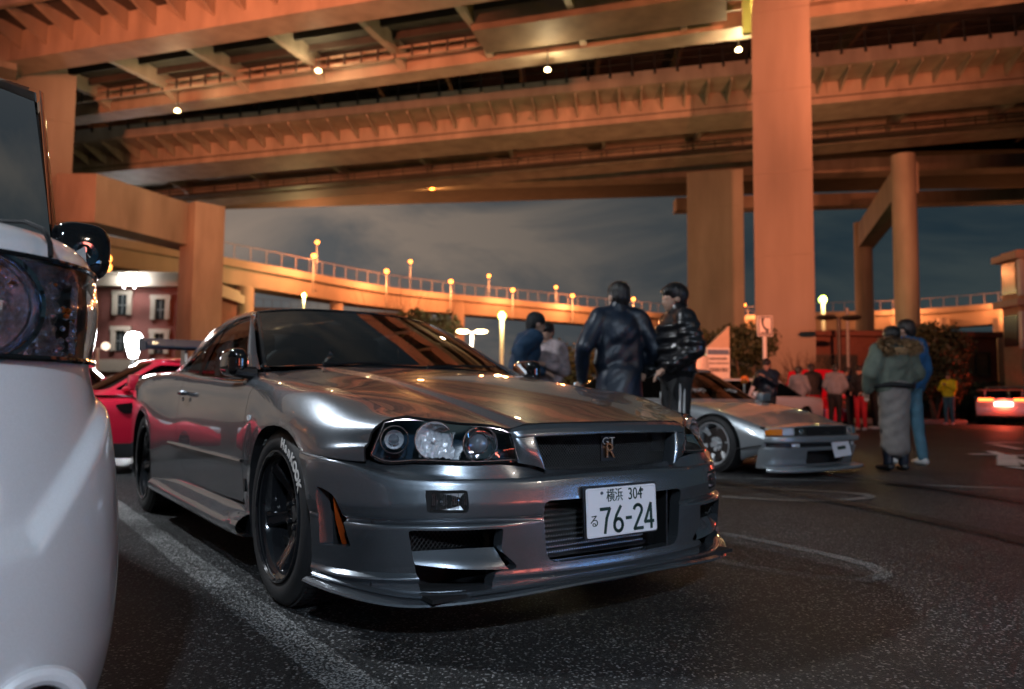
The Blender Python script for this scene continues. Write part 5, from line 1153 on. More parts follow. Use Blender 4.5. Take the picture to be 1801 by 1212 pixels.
def coupe(name, label, paint, st, cab, wb=2.55, R0=.30, track=.80, rim=None, loc=(0, 0, 0), rz=0, group=None, wheels=(1, 1, 1, 1), wing=False, glass=None, spokes=6, detail=True, lamps=True):
    car = empty(name, loc, rz, label, 'car', group); glass = glass or M['glass_dark']
    xs = [s[0] for s in st]
    for s in (-1, 1):
        b = grid_bm(shell(st, 90, 40, s), flip=(s < 0))
        for wx in (0, -wb): cut(b, [(wx+(R0+.035)*1.04*math.cos(t), R0-.02+(R0+.045)*math.sin(t)) for t in np.linspace(-.6, math.pi+.6, 22)], pred=lambda c: abs(c.y) > .35)
        mk('body_side', lip(b, .03, lambda v: (0, -math.copysign(1, v.co.y), 0) if v.co.z < .62 else (0, 0, -.3)), paint, car, 40)
    for x0, dx in ((max(xs), 1), (min(xs), -1)):          # closing faces of nose and tail
        e = shell(st, 90, 40, -1)[-1 if dx > 0 else 0]; f = e.copy(); f[:, 1] *= -1
        rows = [e, e*.5+f*.5+[dx*.05, 0, 0], f]; b = loft(rows, 40, 9, False, True, byindex=True, flip=(dx < 0)); mk('nose_panel' if dx > 0 else 'tail_panel', b, paint, car, 60)
    # cabin: (x base front, x top front, x top rear, x base rear, half width base, half width top, z base, z top)
    a, bt, ct, dd, wb_, wt, zb, zt = cab
    rows = []
    for u, zz in ((0, zb-.02), (.33, zb+(zt-zb)*.42), (.66, zb+(zt-zb)*.78), (.9, zt-.035), (1, zt-.008)):
        q = (zz-zb)/(zt-zb); xf = a+(bt-a)*q; xr = dd+(ct-dd)*q; w = wb_+(wt-wb_)*q; r_ = []
        for px, py in ((xr, 0), (xr+.02, w*.6), (xr+.10, w*.93), (xr*.75+xf*.25, w), (xr*.5+xf*.5, w*1.005), (xr*.25+xf*.75, w*.99), (xf-.13, w*.93), (xf-.03, w*.6), (xf, 0)): r_.append((px, py, zz))
        rows.append(r_+[(x, -y, z) for x, y, z in r_[::-1]][1:])
    cx = (bt+ct)/2
    rows.append([(cx+(x-cx)*.55, y*.55, zt+.022) for x, y, z in rows[-1]]); rows.append([(cx+(x-cx)*.05, y*.05, zt+.03) for x, y, z in rows[-1]])
    base = loft(rows, 140, 44, True, True, byindex=False)
    bmesh.ops.recalc_face_normals(base, faces=base.faces)
    q = lambda z: (z-zb)/(zt-zb)
    z0, z1 = zb+.03, zt-.075
    side = rounded([(a+(bt-a)*q(z0)-.16, z0), (a+(bt-a)*q(z1)-.15, z1), (ct*.9+bt*.1, z1), (dd+(ct-dd)*.35, zb+(zt-zb)*.42), (dd+(ct-dd)*.1+.22, z0)], .05)
    fw = rounded([(-wb_*.88, z0), (wb_*.88, z0), (wt*.86, z1+.03), (-wt*.86, z1+.03)], .05)
    mid = (a+dd)/2
    for nm, poly, ax, pr in (('side_window', side, (0, 2), lambda c: c.y > wt*.62 and c.z < zt-.03), ('side_window', side, (0, 2), lambda c: c.y < -wt*.62 and c.z < zt-.03), ('windscreen', fw, (1, 2), lambda c: c.x > bt-.25 and c.z < zt-.01 and abs(c.y) < wb_*.9), ('rear_window', fw, (1, 2), lambda c: c.x < ct+.2 and c.z < zt-.01 and abs(c.y) < wb_*.9)):
        g = base.copy(); cut(g, poly, ax, 'out', pr); 
        h = base.copy(); cut(h, poly, ax, 'in', pr); bmesh.ops.delete(h, geom=[f for f in h.faces if not pr(f.calc_center_median())], context='FACES')
        base.free(); base = g; mk(nm, h, glass, car, 60)
    mk('cabin', base, paint, car, 50)
    b = bmesh.new(); box(b, ((a+dd)/2, 0, .26), (abs(dd-a)+2.2, track*1.5, .08)); box(b, (cx, 0, zb-.12), (abs(dd-a)*.8, wb_*1.7, .06)); mk('floor_pan', b, M['dark'], car)
    for y in (-.34, .34):
        b = bmesh.new(); box(b, (cx-.05, y, zb+.08), (.14, .44, .5), bev=.04); box(b, (cx-.1, y, zb+.36), (.1, .22, .15), bev=.03); mk('seat', b, M['seat'], car)
    for i, (wx, s) in enumerate(((0, -1), (0, 1), (-wb, -1), (-wb, 1))):
        if detail: wheel(car, wx, s*(track-.10), R0, s, letter=False, R0=R0, Rr=R0*.73, wid=.21, spokes=spokes, rim=rim or M['rim'], cal=M['iron'])
        else:
            b = bmesh.new(); lathe(b, [(0, -.09), (R0*.8, -.09), (R0, -.06), (R0, .06), (R0*.8, .09), (R0*.68, .085), (R0*.6, .05), (.05, .06), (0, .07)], 24, 'y', (wx, s*(track-.09), R0)); bmesh.ops.recalc_face_normals(b, faces=b.faces); mk('wheel', b, M['rubber'], car, 30)
    if lamps:
        e = shell(st, 90, 40, 1)
        for s in (-1, 1):
            p = e[-1][20]; b = bmesh.new(); box(b, (max(xs)-.04, s*p[1]*.78, p[2]*.98), (.12, .30, .09), bev=.03); mk('headlamp', b, M['facet'], car)
            p = e[0][20]; b = bmesh.new(); box(b, (min(xs)+.02, s*p[1]*.72, p[2]*1.05), (.10, .36, .10), bev=.03); mk('tail_lamp', b, M['tail'], car)
        for s in (-1, 1):
            b = bmesh.new(); box(b, (a-.22, s*(wb_+.12), zb+.07), (.10, .20, .12), bev=.04); tube(b, [(a-.22, s*wb_*.97, zb+.01), (a-.22, s*(wb_+.08), zb+.04)], .02, 6); mk('door_mirror', b, paint, car, 40)
    if wing:
        xr = min(xs); b = loft([[(x, y, z) for y in np.linspace(-.72, .72, 5)] for x, z in ((xr+.05, 1.10), (xr+.02, 1.12), (xr+.16, 1.135), (xr+.34, 1.11), (xr+.30, 1.095), (xr+.05, 1.10))], 8, 14, False, True); bmesh.ops.recalc_face_normals(b, faces=b.faces); w_ = mk('rear_wing', b, wing, car)
        for s in (-1, 1):
            b = bmesh.new(); box(b, (xr+.22, s*.5, .99), (.16, .02, .24)); mk('stand', b, wing, w_)
    return car
ST = [(.72, .70, .50, .53, .20), (.55, .77, .56, .60, .17), (.3, .81, .62, .67, .16), (0, .835, .68, .73, .15), (-.4, .84, .73, .79, .15), (-1.2, .84, .77, .80, .16), (-2.0, .84, .80, .82, .16), (-2.55, .845, .82, .85, .18), (-3.0, .82, .82, .86, .22), (-3.4, .76, .80, .85, .28)]
ST_LOW = [(x, w, z-.05, c-.05, s-.02) for x, w, z, c, s in ST]
# ---- silver coupe parked beyond
def silver():
    st = [(.60, .775, .475, .505, .22), (.45, .80, .52, .55, .20), (.25, .82, .585, .615, .12), (0, .83, .65, .675, .10), (-.3, .83, .70, .725, .10), (-.5, .83, .725, .745, .10), (-1.2, .83, .755, .78, .10), (-2.0, .83, .78, .80, .10), (-2.5, .83, .80, .82, .12), (-3.0, .80, .80, .83, .18), (-3.35, .74, .78, .82, .24)]
    car = coupe('sports_coupe', 'low silver coupe with amber corner lamps and polished wheels parked behind the grey car', M['silver'], st, (-.40, -1.06, -2.0, -2.75, .74, .56, .735, 1.135), wb=2.475, R0=.295, track=.835, rim=M['polished'], loc=(-2.40, 5.34, 0), lamps=False)
    for ch in car.children:
        if ch.name.split('.')[0] == 'nose_panel': bpy.data.objects.remove(ch); break
    PFs = np.array([(.585, .775), (.66, .745), (.735, .66), (.785, .52), (.815, .32), (.83, .12), (.832, 0)])
    mr = lambda o, z: np.vstack([np.column_stack([PFs+np.array([o, o*.5]), np.full(7, z)])*[1, -1, 1], (np.column_stack([PFs+np.array([o, o*.5]), np.full(7, z)])[::-1])[1:]])
    P = lambda n, b, m_, **k: mk(n, b, m_, car, **k)
    zz = np.array([.505, .49, .478, .474])
    tipr = np.array([(.60, .775, .475), (.64, .745, .478), (.70, .66, .488), (.745, .52, .497), (.77, .32, .503), (.785, .12, .506), (.786, 0, .506)]); tip = np.vstack([tipr*[1, -1, 1], tipr[::-1][1:]])
    edge = np.array([(.585, .70, .50), (.59, .60, .515), (.60, .4, .52), (.60, .2, .522), (.60, .1, .522), (.60, .05, .522), (.60, 0, .522)]); edge = np.vstack([edge*[1, -1, 1], edge[::-1][1:]])
    P('bonnet_tip', loft([edge, tip, tip+[.006, 0, -.012], tip+[-.03, 0, -.02]], 80, 14, True, False, byindex=True, flip=True), M['silver'], smooth=40)
    P('lamp_band', loft([mr(-.05, .49), mr(-.045, .40)], 80, 4, True, False, byindex=True, flip=True), M['black'])
    P('front_bumper', loft([mr(-.06, .402), mr(.0, .402), mr(.022, .392), mr(.024, .348), mr(.012, .335), mr(-.03, .332)], 90, 22, True, False, byindex=True, flip=True), M['silver'], smooth=40)
    P('bumper_strip', loft([mr(-.03, .335), mr(-.028, .288)], 80, 3, True, False, byindex=True, flip=True), M['black'])
    lo = loft([mr(-.03, .292), mr(-.006, .286), mr(-.025, .20), mr(-.055, .11), mr(-.06, .08)], 100, 20, True, False, byindex=True, flip=True)
    cut(lo, rounded([(-.36, .255), (.36, .255), (.33, .12), (-.33, .12)], .03), (1, 2), pred=lambda c: c.x > .6); P('lower_bumper', lip(lo, .05, (-1, 0, 0)), M['silver'], smooth=40)
    b = bmesh.new(); box(b, (.70, 0, .19), (.02, .8, .16)); P('intake_back', b, M['dark'])
    P('front_lip', loft([mr(-.03, .105), mr(.05, .088), mr(.062, .07), mr(.055, .052), mr(-.05, .05)], 90, 16, True, False, byindex=True, flip=True), M['silver'], smooth=40)
    for s in (-1, 1):
        def arc(y0, y1, z0, z1, o, n=10):
            ys = np.linspace(y0, y1, n); xs_ = np.interp(ys, PFs[::-1, 1], PFs[::-1, 0])+o; return [[(x, s*y, z) for x, y in zip(xs_, ys)] for z in (z1, z0)]
        P('corner_lamp', loft(arc(.765, .66, .412, .474, -.005), 12, 5, False, False, flip=(s > 0)), M['amber'])
        h = P('headlamp', loft(arc(.655, .36, .41, .482, -.012), 20, 6, False, False, flip=(s > 0)), M['lens'])
        mk('reflector', loft(arc(.65, .50, .412, .48, -.035), 12, 5, False, False, flip=(s > 0)), M['facet'], h, 1)
        b = bmesh.new(); lathe(b, [(0, .03), (.022, .024), (.032, .008), (.034, 0)], 20, 'x', (.775, s*.43, .446)); bmesh.ops.recalc_face_normals(b, faces=b.faces); mk('projector', b, M['chrome'], h)
        P('indicator', loft(arc(.56, .46, .295, .330, -.010), 10, 4, False, False, flip=(s > 0)), M['facet'])
        b = bmesh.new(); box(b, (-.58, s*.86, .79), (.10, .18, .11), bev=.04); P('door_mirror', b, M['silver'])
    b = bmesh.new(); box(b, (.775, 0, .446), (.02, .66, .07)); P('grille', b, M['dark'])
    b = bmesh.new(); Mx = frame_m((.835, .20, .262), (-.03, 1, .05), (-.22, -.14, 1)); prism(b, rounded([(-.165, -.08), (.165, -.08), (.165, .08), (-.165, .08)], .01), 0, -.004, (0, 1), Mx); pl = P('number_plate', b, M['plate'])
    b = bmesh.new(); box(b, (0, .01, .001), (.16, .035, .001), M=Mx); mk('lettering', b, M['ink'], pl, smooth=0)
    Mx = frame_m((-.62, -.10, .865), (0, 1, 0), (-.65, 0, .42)); random.seed(12); b = bmesh.new(); x = -.46
    while x < .46:                                          # white script banner, too blurred to read
        w_ = random.uniform(.030, .055); box(b, (x, random.uniform(-.008, .008), 0), (.010, random.uniform(.05, .095), .002), M=Mx); box(b, (x+w_*.5, random.choice((-.028, .0, .026)), 0), (w_*.8, .010, .002), M=Mx); x += w_+.012
    tag(P('windscreen_lettering', b, M['white_metal'], smooth=0), kind='stuff')
    b = bmesh.new(); tube(b, [(.20, -.835, .24), (.585, -.80, .31)], .006, 5); P('trim_line', b, M['black'])
silver()
# ---- red coupe behind the grey car, dark car behind it
red = coupe('sports_coupe', 'red coupe with red door mirror standing behind the grey car, facing left', M['red'], [(x, w*1.04, z+.02, c+.02, s+.06) for x, w, z, c, s in ST_LOW], (-.42, -1.02, -2.0, -2.9, .76, .57, .77, 1.13), wb=2.53, R0=.31, track=.84, loc=(-6.05, -1.33, 0), rz=-math.pi/2, spokes=5, lamps=False)
for s in (-1, 1):
    b = bmesh.new(); box(b, (-.78, s*.93, .875), (.12, .17, .15), bev=.05); tube(b, [(-.72, s*.76, .80), (-.76, s*.88, .83)], [.03, .025], 6); mk('door_mirror', b, M['red'], red, 50)
    b = bmesh.new(); prism(b, rounded([(-.62, .66), (-.94, .70), (-.94, .60), (-.70, .57)], .035), s*.86, s*.885, (0, 2)); mk('side_vent', b, M['gloss'], red)
    b = bmesh.new(); prism(b, [(-.36, .16), (-2.15, .14), (-2.15, .27), (-.36, .30)], s*.80, s*.895, (0, 2)); mk('side_skirt', b, M['black'], red)
    b = bmesh.new(); box(b, (.64, s*.58, .50), (.14, .30, .09), bev=.03); mk('headlamp', b, M['facet'], red)
coupe('sports_coupe', 'dark blue car whose roof shows behind the red coupe', M['dark_blue'], ST, (-.42, -1.02, -2.0, -2.9, .76, .57, .80, 1.26), loc=E(-7.35, 13.4), rz=YAW-2.1, detail=False)
# ---- cars across the car park
coupe('sports_coupe', 'white coupe parked behind the silver car, below the sign post', M['white'], ST, (-.42, -1.05, -2.0, -2.85, .76, .57, .79, 1.20), loc=E(4.05, 15.8), rz=YAW+math.pi-.9, detail=False)
rc = coupe('sports_coupe', 'red car with its bonnet raised, people standing round it', M['red'], ST, (-.42, -1.02, -2.0, -2.9, .76, .57, .79, 1.22), loc=E(8.35, 20.5), rz=YAW+math.pi-.15, detail=False)
b = loft([[(-.45+u*.22*0-.30*math.sin(u)*0+x0, y, .86+z0-.06*(y/.7)**2) for y in np.linspace(-.74, .74, 9)] for u, x0, z0 in ((0, 0, 0), (1, .22, .34), (2, .40, .60), (3, .48, .72))], 14, 10, True, True); mk('raised_bonnet', lip(b, .03, (-.5, 0, -.5)), M['red'], rc)
tc = coupe('sports_coupe', 'pale car at far right with lit red tail lamps and a pale rear wing', M['silver'], ST, (-.42, -1.02, -2.0, -2.9, .76, .57, .79, 1.24), loc=E(17.6, 26.6), rz=YAW-.62, detail=False, wing=M['silver'])
for s in (-1, 1):
    b = bmesh.new(); box(b, (-3.44, s*.48, .80), (.06, .42, .085), bev=.02); mk('tail_lamp', b, M['tail_lit'], tc)
b = bmesh.new(); box(b, (-3.50, 0, .66), (.04, .50, .13), bev=.02); mk('plate_lamp', b, M['brake_lit'], tc)
b = bmesh.new(); box(b, (-3.44, 0, .42), (.14, 1.5, .26), bev=.05); mk('rear_bumper', b, M['silver'], tc)
p = tc.matrix_basis @ Vector((-3.9, 0, .7)); plight('lamp_light', p, 60, (1, .06, .02), .2)
# ---- white van at the left edge
def van():
    car = empty('van', (0, 0, 0), 0, 'white van at the left edge with large headlamp and black door mirror', 'van')
    HP = np.array([(-2.1, -1.600), (.3, -1.600), (.85, -1.602), (1.02, -1.625), (1.13, -1.675), (1.20, -1.75), (1.245, -1.86), (1.27, -2.05), (1.28, -2.33)])
    def row(o, z, tx=0):
        d = np.gradient(HP, axis=0); n = np.stack([-d[:, 1], d[:, 0]], 1); n /= np.linalg.norm(n, axis=1)[:, None]; n *= np.sign(n[1, 1])
        n[-1] = (1, 0); q = HP+n*o; q[:, 0] += tx*(HP[:, 0] > .8); q[-1, 1] = -2.33
        a = np.column_stack([q, np.full(9, z)]); m_ = (a[::-1])[1:]*[1, -1, 1]; m_[:, 1] -= 4.66; return np.vstack([a, m_])
    G = lambda rows, nu=220, nv=60: loft(rows, nu, nv, True, True, byindex=True, flip=True)
    b = G([row(.015, .17), row(.040, .28), row(.048, .42), row(.042, .56), row(.028, .68), row(.010, .77), row(.0, .815), row(-.002, .83)], 300, 70)
    for v in b.verts:
        x, y, z = v.co
        if x > .9:
            for yy in (y, -4.66-y):
                zc = .785-.235*max(0, min(1, (-1.60-yy)/.17)) if yy < -1.56 and yy > -2.33 else None
                if zc is not None:
                    t = max(0, min(1, (zc-z)/.045)); v.co.x += .030*t*t*(3-2*t); v.co.y += (.012 if yy == y else -.012)*t*t*(3-2*t)
    mk('front_bumper', b, M['white'], car, 50)
    b = G([row(-.004, 1.012), row(-.012, 1.035), row(-.035, 1.062, -.01), row(-.075, 1.085, -.04), row(-.13, 1.10, -.10), row(-.18, 1.108, -.20), row(-.20, 1.118, -.36), row(-.22, 1.124, -.50)], 300, 30); cut(b, [(-1.6245, -9), (-1.6245, 9), (9, 9), (9, -9)], (1, 2), 'in') if False else None
    mk('bonnet', b, M['white'], car, 50)
    for s in (0, 1):
        f = lambda y: y if s == 0 else -4.66-y
        P_ = [(x, f(y), z) for x, y, z in ((1.246, -1.752, 1.010), (1.236, -1.752, 1.036), (1.205, -1.757, 1.064), (1.13, -1.772, 1.088), (1.02, -1.80, 1.103))]
        b = bmesh.new(); tube(b, P_, .0045, 6); mk('bonnet_gap', b, M['dark'], car)
        # headlamp: lens over a deep faceted housing
        idx = slice(2, 8)
        def band(o, z, i0=2, i1=8): r = row(o, z)[i0:i1]; r[:, 1] = [f(y) for y in r[:, 1]]; return r
        hl = empty('headlamp', (0, 0, 0)); hl.parent = car
        mk('lens', loft([band(.002, .834), band(.010, .90), band(.010, .96), band(.0, 1.010)], 60, 16, True, True, flip=(s == 0)), M['lens'], hl, 60)
        b = loft([band(-.02, .836), band(-.055, .86), band(-.065, .92), band(-.055, .985), band(-.02, 1.008)], 60, 26, True, True, flip=(s == 0))
        for i, v in enumerate(b.verts): v.co.x += .007*math.sin(v.co.z*150)*math.sin(v.co.y*110)+random.uniform(-.0035, .0035); v.co.y += .004*math.sin(v.co.z*260)+random.uniform(-.002, .002)
        mk('reflector', b, M['sparkle'], hl, 1)
        c = Vector((1.225, f(-1.852), .918)); Q = frame_m(c, (1, .12 if s == 0 else -.12, 0), (0, 1, 0))
        b = bmesh.new(); lathe(b, [(.098, -.01), (.101, .012), (.093, .016), (.084, .004), (.082, -.05)], 48, 'x', M=Q); bmesh.ops.recalc_face_normals(b, faces=b.faces); mk('bezel', b, M['chrome_blue'], hl, 40)
        b = bmesh.new(); lathe(b, [(.082, -.012), (.07, -.045), (.045, -.07), (.015, -.08), (0, -.08)], 24, 'x', M=Q); bmesh.ops.recalc_face_normals(b, faces=b.faces); mk('bowl', b, M['sparkle'], hl, 1)
        random.seed(9)
        for nm, mt_, n_ in (('glint_beads', M['sparkle'], 60), ('amber_glint_beads', M['amber'], 14)):  # chrome and amber beads added to imitate glints inside the lamp
            b = bmesh.new(); base_ = np.stack([resample(band(-.030, zz), 60) for zz in np.linspace(.845, 1.0, 22)])
            if n_ == 60:
                for r_ in range(1, 21):
                    for c_ in range(4, 22, 2): bmesh.ops.create_icosphere(b, subdivisions=1, radius=.0036, matrix=Matrix.Translation(Vector(base_[r_, c_])))
            for _ in range(n_):
                q_ = base_[random.randrange(22), random.randrange(14, 50)]
                bmesh.ops.create_icosphere(b, subdivisions=1, radius=random.uniform(.0035, .008), matrix=Matrix.Translation(Vector(q_)+Vector((random.uniform(-.006, .006), 0, random.uniform(-.006, .006)))))
            tag(mk(nm, b, mt_, hl, 5), kind='stuff')
        b = bmesh.new(); tube(b, [tuple(p) for p in resample(band(.006, .832), 30)], .006, 6); tube(b, [tuple(p) for p in resample(band(.002, 1.011), 30)], .005, 6); mk('seal', b, M['gloss'], hl)
        b = bmesh.new(); a_ = np.linspace(0, 2*math.pi, 41)[:-1]; tube(b, [(1.305, f(-1.752)+.064*math.cos(t), .245+.064*math.sin(t)) for t in a_], .016, 10, True); fg = mk('fog_ring', b, M['white'], car)
        b = bmesh.new(); lathe(b, [(0, .0), (.045, .0), (.060, .012)], 32, 'x', (1.295, f(-1.752), .245)); mk('fog_lens', b, M['gloss'], fg)
        # door mirror
        mr = empty('door_mirror', (0, 0, 0)); mr.parent = car; rows = []
        for u, sc in ((0, .02), (.01, .55), (.03, .85), (.07, 1), (.12, .97), (.155, .82), (.165, .1)):
            rows.append([(.51+u, f(-1.575)+.070*sc*np.sign(math.cos(t))*abs(math.cos(t))**.65+.012*(u > .1), 1.128+.076*sc*np.sign(math.sin(t))*abs(math.sin(t))**.6) for t in np.linspace(0, 2*math.pi, 29)])
        mk('shell', loft(rows, 40, 24, True, True, flip=False), M['gloss'], mr, 50)
        b = bmesh.new(); tube(b, [(.52, f(-1.64), 1.07), (.56, f(-1.60), 1.075), (.58, f(-1.56), 1.085)], [.035, .03, .03], 10); mk('arm', b, M['gloss'], mr)
        b = bmesh.new(); lathe(b, [(.030, 0), (.033, .006), (.030, .010), (0, .008)], 24, 'x', (.665, f(-1.56), 1.118)); mk('guide_mirror', b, M['chrome_blue'], mr)
        # side, pillar
        b = loft([[(x, f(-1.602), .83), (x, f(-1.603), 1.03), (x, f(-1.61), 1.10)] for x in (.88, .2, -1.0, -2.1)], 24, 8, False, False, flip=(s == 1)); mk('side_panel', b, M['white'], car)
        pil = lambda dx, dy: [(.75+dx-.75*t, f(-1.645+dy+.095*t), 1.105+.635*t) for t in (0, .5, 1)]
        b = loft([pil(0, 0), pil(-.03, .018), pil(-.10, .022)], 12, 8, True, True, flip=(s == 1)); mk('windscreen_pillar', b, M['gloss'], car)
        b = loft([pil(-.10, .020), [(-2.1, f(-1.625+.095*t), 1.105+.635*t) for t in (0, .5, 1)]], 8, 6, False, False, flip=(s == 1)); mk('side_window', b, M['glass_dark'], car)
        for wx in (.55, -1.7):
            b = bmesh.new(); lathe(b, [(0, -.08), (.22, -.08), (.28, -.05), (.28, .05), (.22, .08), (.19, .06), (0, .06)], 28, 'y', (wx, f(-1.72), .28)); bmesh.ops.recalc_face_normals(b, faces=b.faces); mk('wheel', b, M['rubber'], car, 30)
    th = R(8); car.rotation_euler = (0, 0, th); c_ = Vector((1.10, -1.66, 0)); car.location = c_-Matrix.Rotation(th, 3, 'Z') @ c_+Vector((0, .036, 0))
    b = loft([[(.745-.75*t, y, 1.105+.635*t) for y in np.linspace(-1.648+.095*t, -3.012-.095*t, 9)] for t in (0, .5, 1)], 20, 8, True, True, flip=False)
    for v in b.verts: v.co.x += .10*(1-((v.co.y+2.33)/.69)**2)
    mk('windscreen', b, M['glass_dark'], car, 60)
    b = loft([[(.0+.10*(1-((y+2.33)/.79)**2), y, 1.738) for y in np.linspace(-1.548, -3.112, 9)], [(-.10, y, 1.775) for y in np.linspace(-1.56, -3.10, 9)], [(-2.1, y, 1.78) for y in np.linspace(-1.56, -3.10, 9)], [(-2.15, y, .4) for y in np.linspace(-1.62, -3.04, 9)]], 20, 20, True, False); mk('roof', b, M['white'], car)
    b = bmesh.new(); box(b, (-.6, -2.33, .40), (3.2, 1.3, .3)); mk('floor_pan', b, M['dark'], car)
    b = loft([[(.70, y, 1.02) for y in (-1.68, -2.98)], [(.45, y, 1.0) for y in (-1.65, -3.0)], [(.40, y, .7) for y in (-1.65, -3.0)]], 6, 6, False, False); mk('dashboard', b, M['black'], car)
van()
M['skin'] = pm('skin', (0.46, 0.27, 0.19), rough=0.5, var=0.10, scale=12)
M['hair'] = pm('black_hair', (0.010, 0.009, 0.009), rough=0.35, var=0.4, scale=60, bump=0.6, bscale=160, stretch=(1, 1, .15))
M['shoe'] = pm('dark_shoe', (0.02, 0.02, 0.022), rough=0.4)
M['pale_shoe'] = pm('pale_shoe', (0.5, 0.5, 0.5), rough=0.5)
M['phone_lit'] = emit_mat('phone_screen', (.55, .75, .85), .8)
M['fur'] = pm('brown_fur', (.36, .21, .10), rough=.9, var=.5, scale=30)
# ================================================================ people
def cloth(name, col, rough=.75, coat=0.0, var=.18): return pm(name, col, rough=rough, coat=coat, var=var, scale=9, bump=.35, bscale=26)
CL = dict(navy=cloth('navy_coat_cloth', (.010, .017, .031), .42), black=cloth('black_cloth', (.010, .010, .011)), puffer=cloth('glossy_black_nylon', (.010, .010, .012), .32, .35), hoodie=cloth('dark_blue_hoodie', (.010, .035, .075)), plaid=cloth('pale_plaid_shirt', (.34, .27, .27), .8, 0, .5), jean=cloth('blue_denim', (.05, .12, .20)), grey=cloth('warm_grey_cloth', (.22, .195, .18)), sage=cloth('sage_green_cloth', (.13, .155, .12)), blue=cloth('bright_blue_cloth', (.022, .11, .26)), yellow=cloth('yellow_vest', (.85, .74, .02)), ltblue=cloth('light_blue_denim', (.06, .15, .21)), red=cloth('red_cloth', (.50, .01, .02)), silver=cloth('pale_grey_cloth', (.20, .21, .23)))
def cap(b, p, q, r0, r1, n=10):
    p, q = Vector(p), Vector(q)
    for c, r in ((p, r0), (q, r1)): bmesh.ops.create_icosphere(b, subdivisions=2, radius=r, matrix=Matrix.Translation(c))
    d = q-p
    if d.length > 1e-4:
        m_ = Matrix.Translation((p+q)/2) @ d.to_track_quat('Z', 'Y').to_matrix().to_4x4()
        bmesh.ops.create_cone(b, cap_ends=True, segments=n, radius1=r0, radius2=r1, depth=d.length, matrix=m_)
def ell(b, c, s, rot=(0, 0, 0)):
    m_ = Matrix.Translation(Vector(c)) @ Matrix.Rotation(rot[2], 4, 'Z') @ Matrix.Rotation(rot[1], 4, 'Y') @ Matrix.Rotation(rot[0], 4, 'X') @ Matrix.Diagonal((*s, 1))
    bmesh.ops.create_icosphere(b, subdivisions=3, radius=1.0, matrix=m_)
def remesh(b, vox, it=6, fold=0.0, seed=0):
    me = bpy.data.meshes.new('tmp'); b.to_mesh(me); b.free(); o = bpy.data.objects.new('tmp', me); COL.objects.link(o)
    r = o.modifiers.new('r', 'REMESH'); r.mode = 'VOXEL'; r.voxel_size = vox
    s = o.modifiers.new('s', 'SMOOTH'); s.factor = .5; s.iterations = it
    m2 = bpy.data.meshes.new_from_object(o.evaluated_get(bpy.context.evaluated_depsgraph_get())); bpy.data.objects.remove(o); bpy.data.meshes.remove(me)
    out = bmesh.new(); out.from_mesh(m2); bpy.data.meshes.remove(m2)
    if fold > 0:
        out.normal_update()
        for v in out.verts:
            c = v.co; f = .55*math.sin(c.z*31+5*math.sin(c.x*7+seed)+6*math.sin(c.y*8+seed*2+c.z*3))+.8*math.sin(c.x*21+c.y*26*math.sin(c.z*4+seed)+c.z*9+seed)
            v.co += v.normal*fold*f
    return out
PDX = lambda px, d: E((px-900.5)/FPX*d, d)
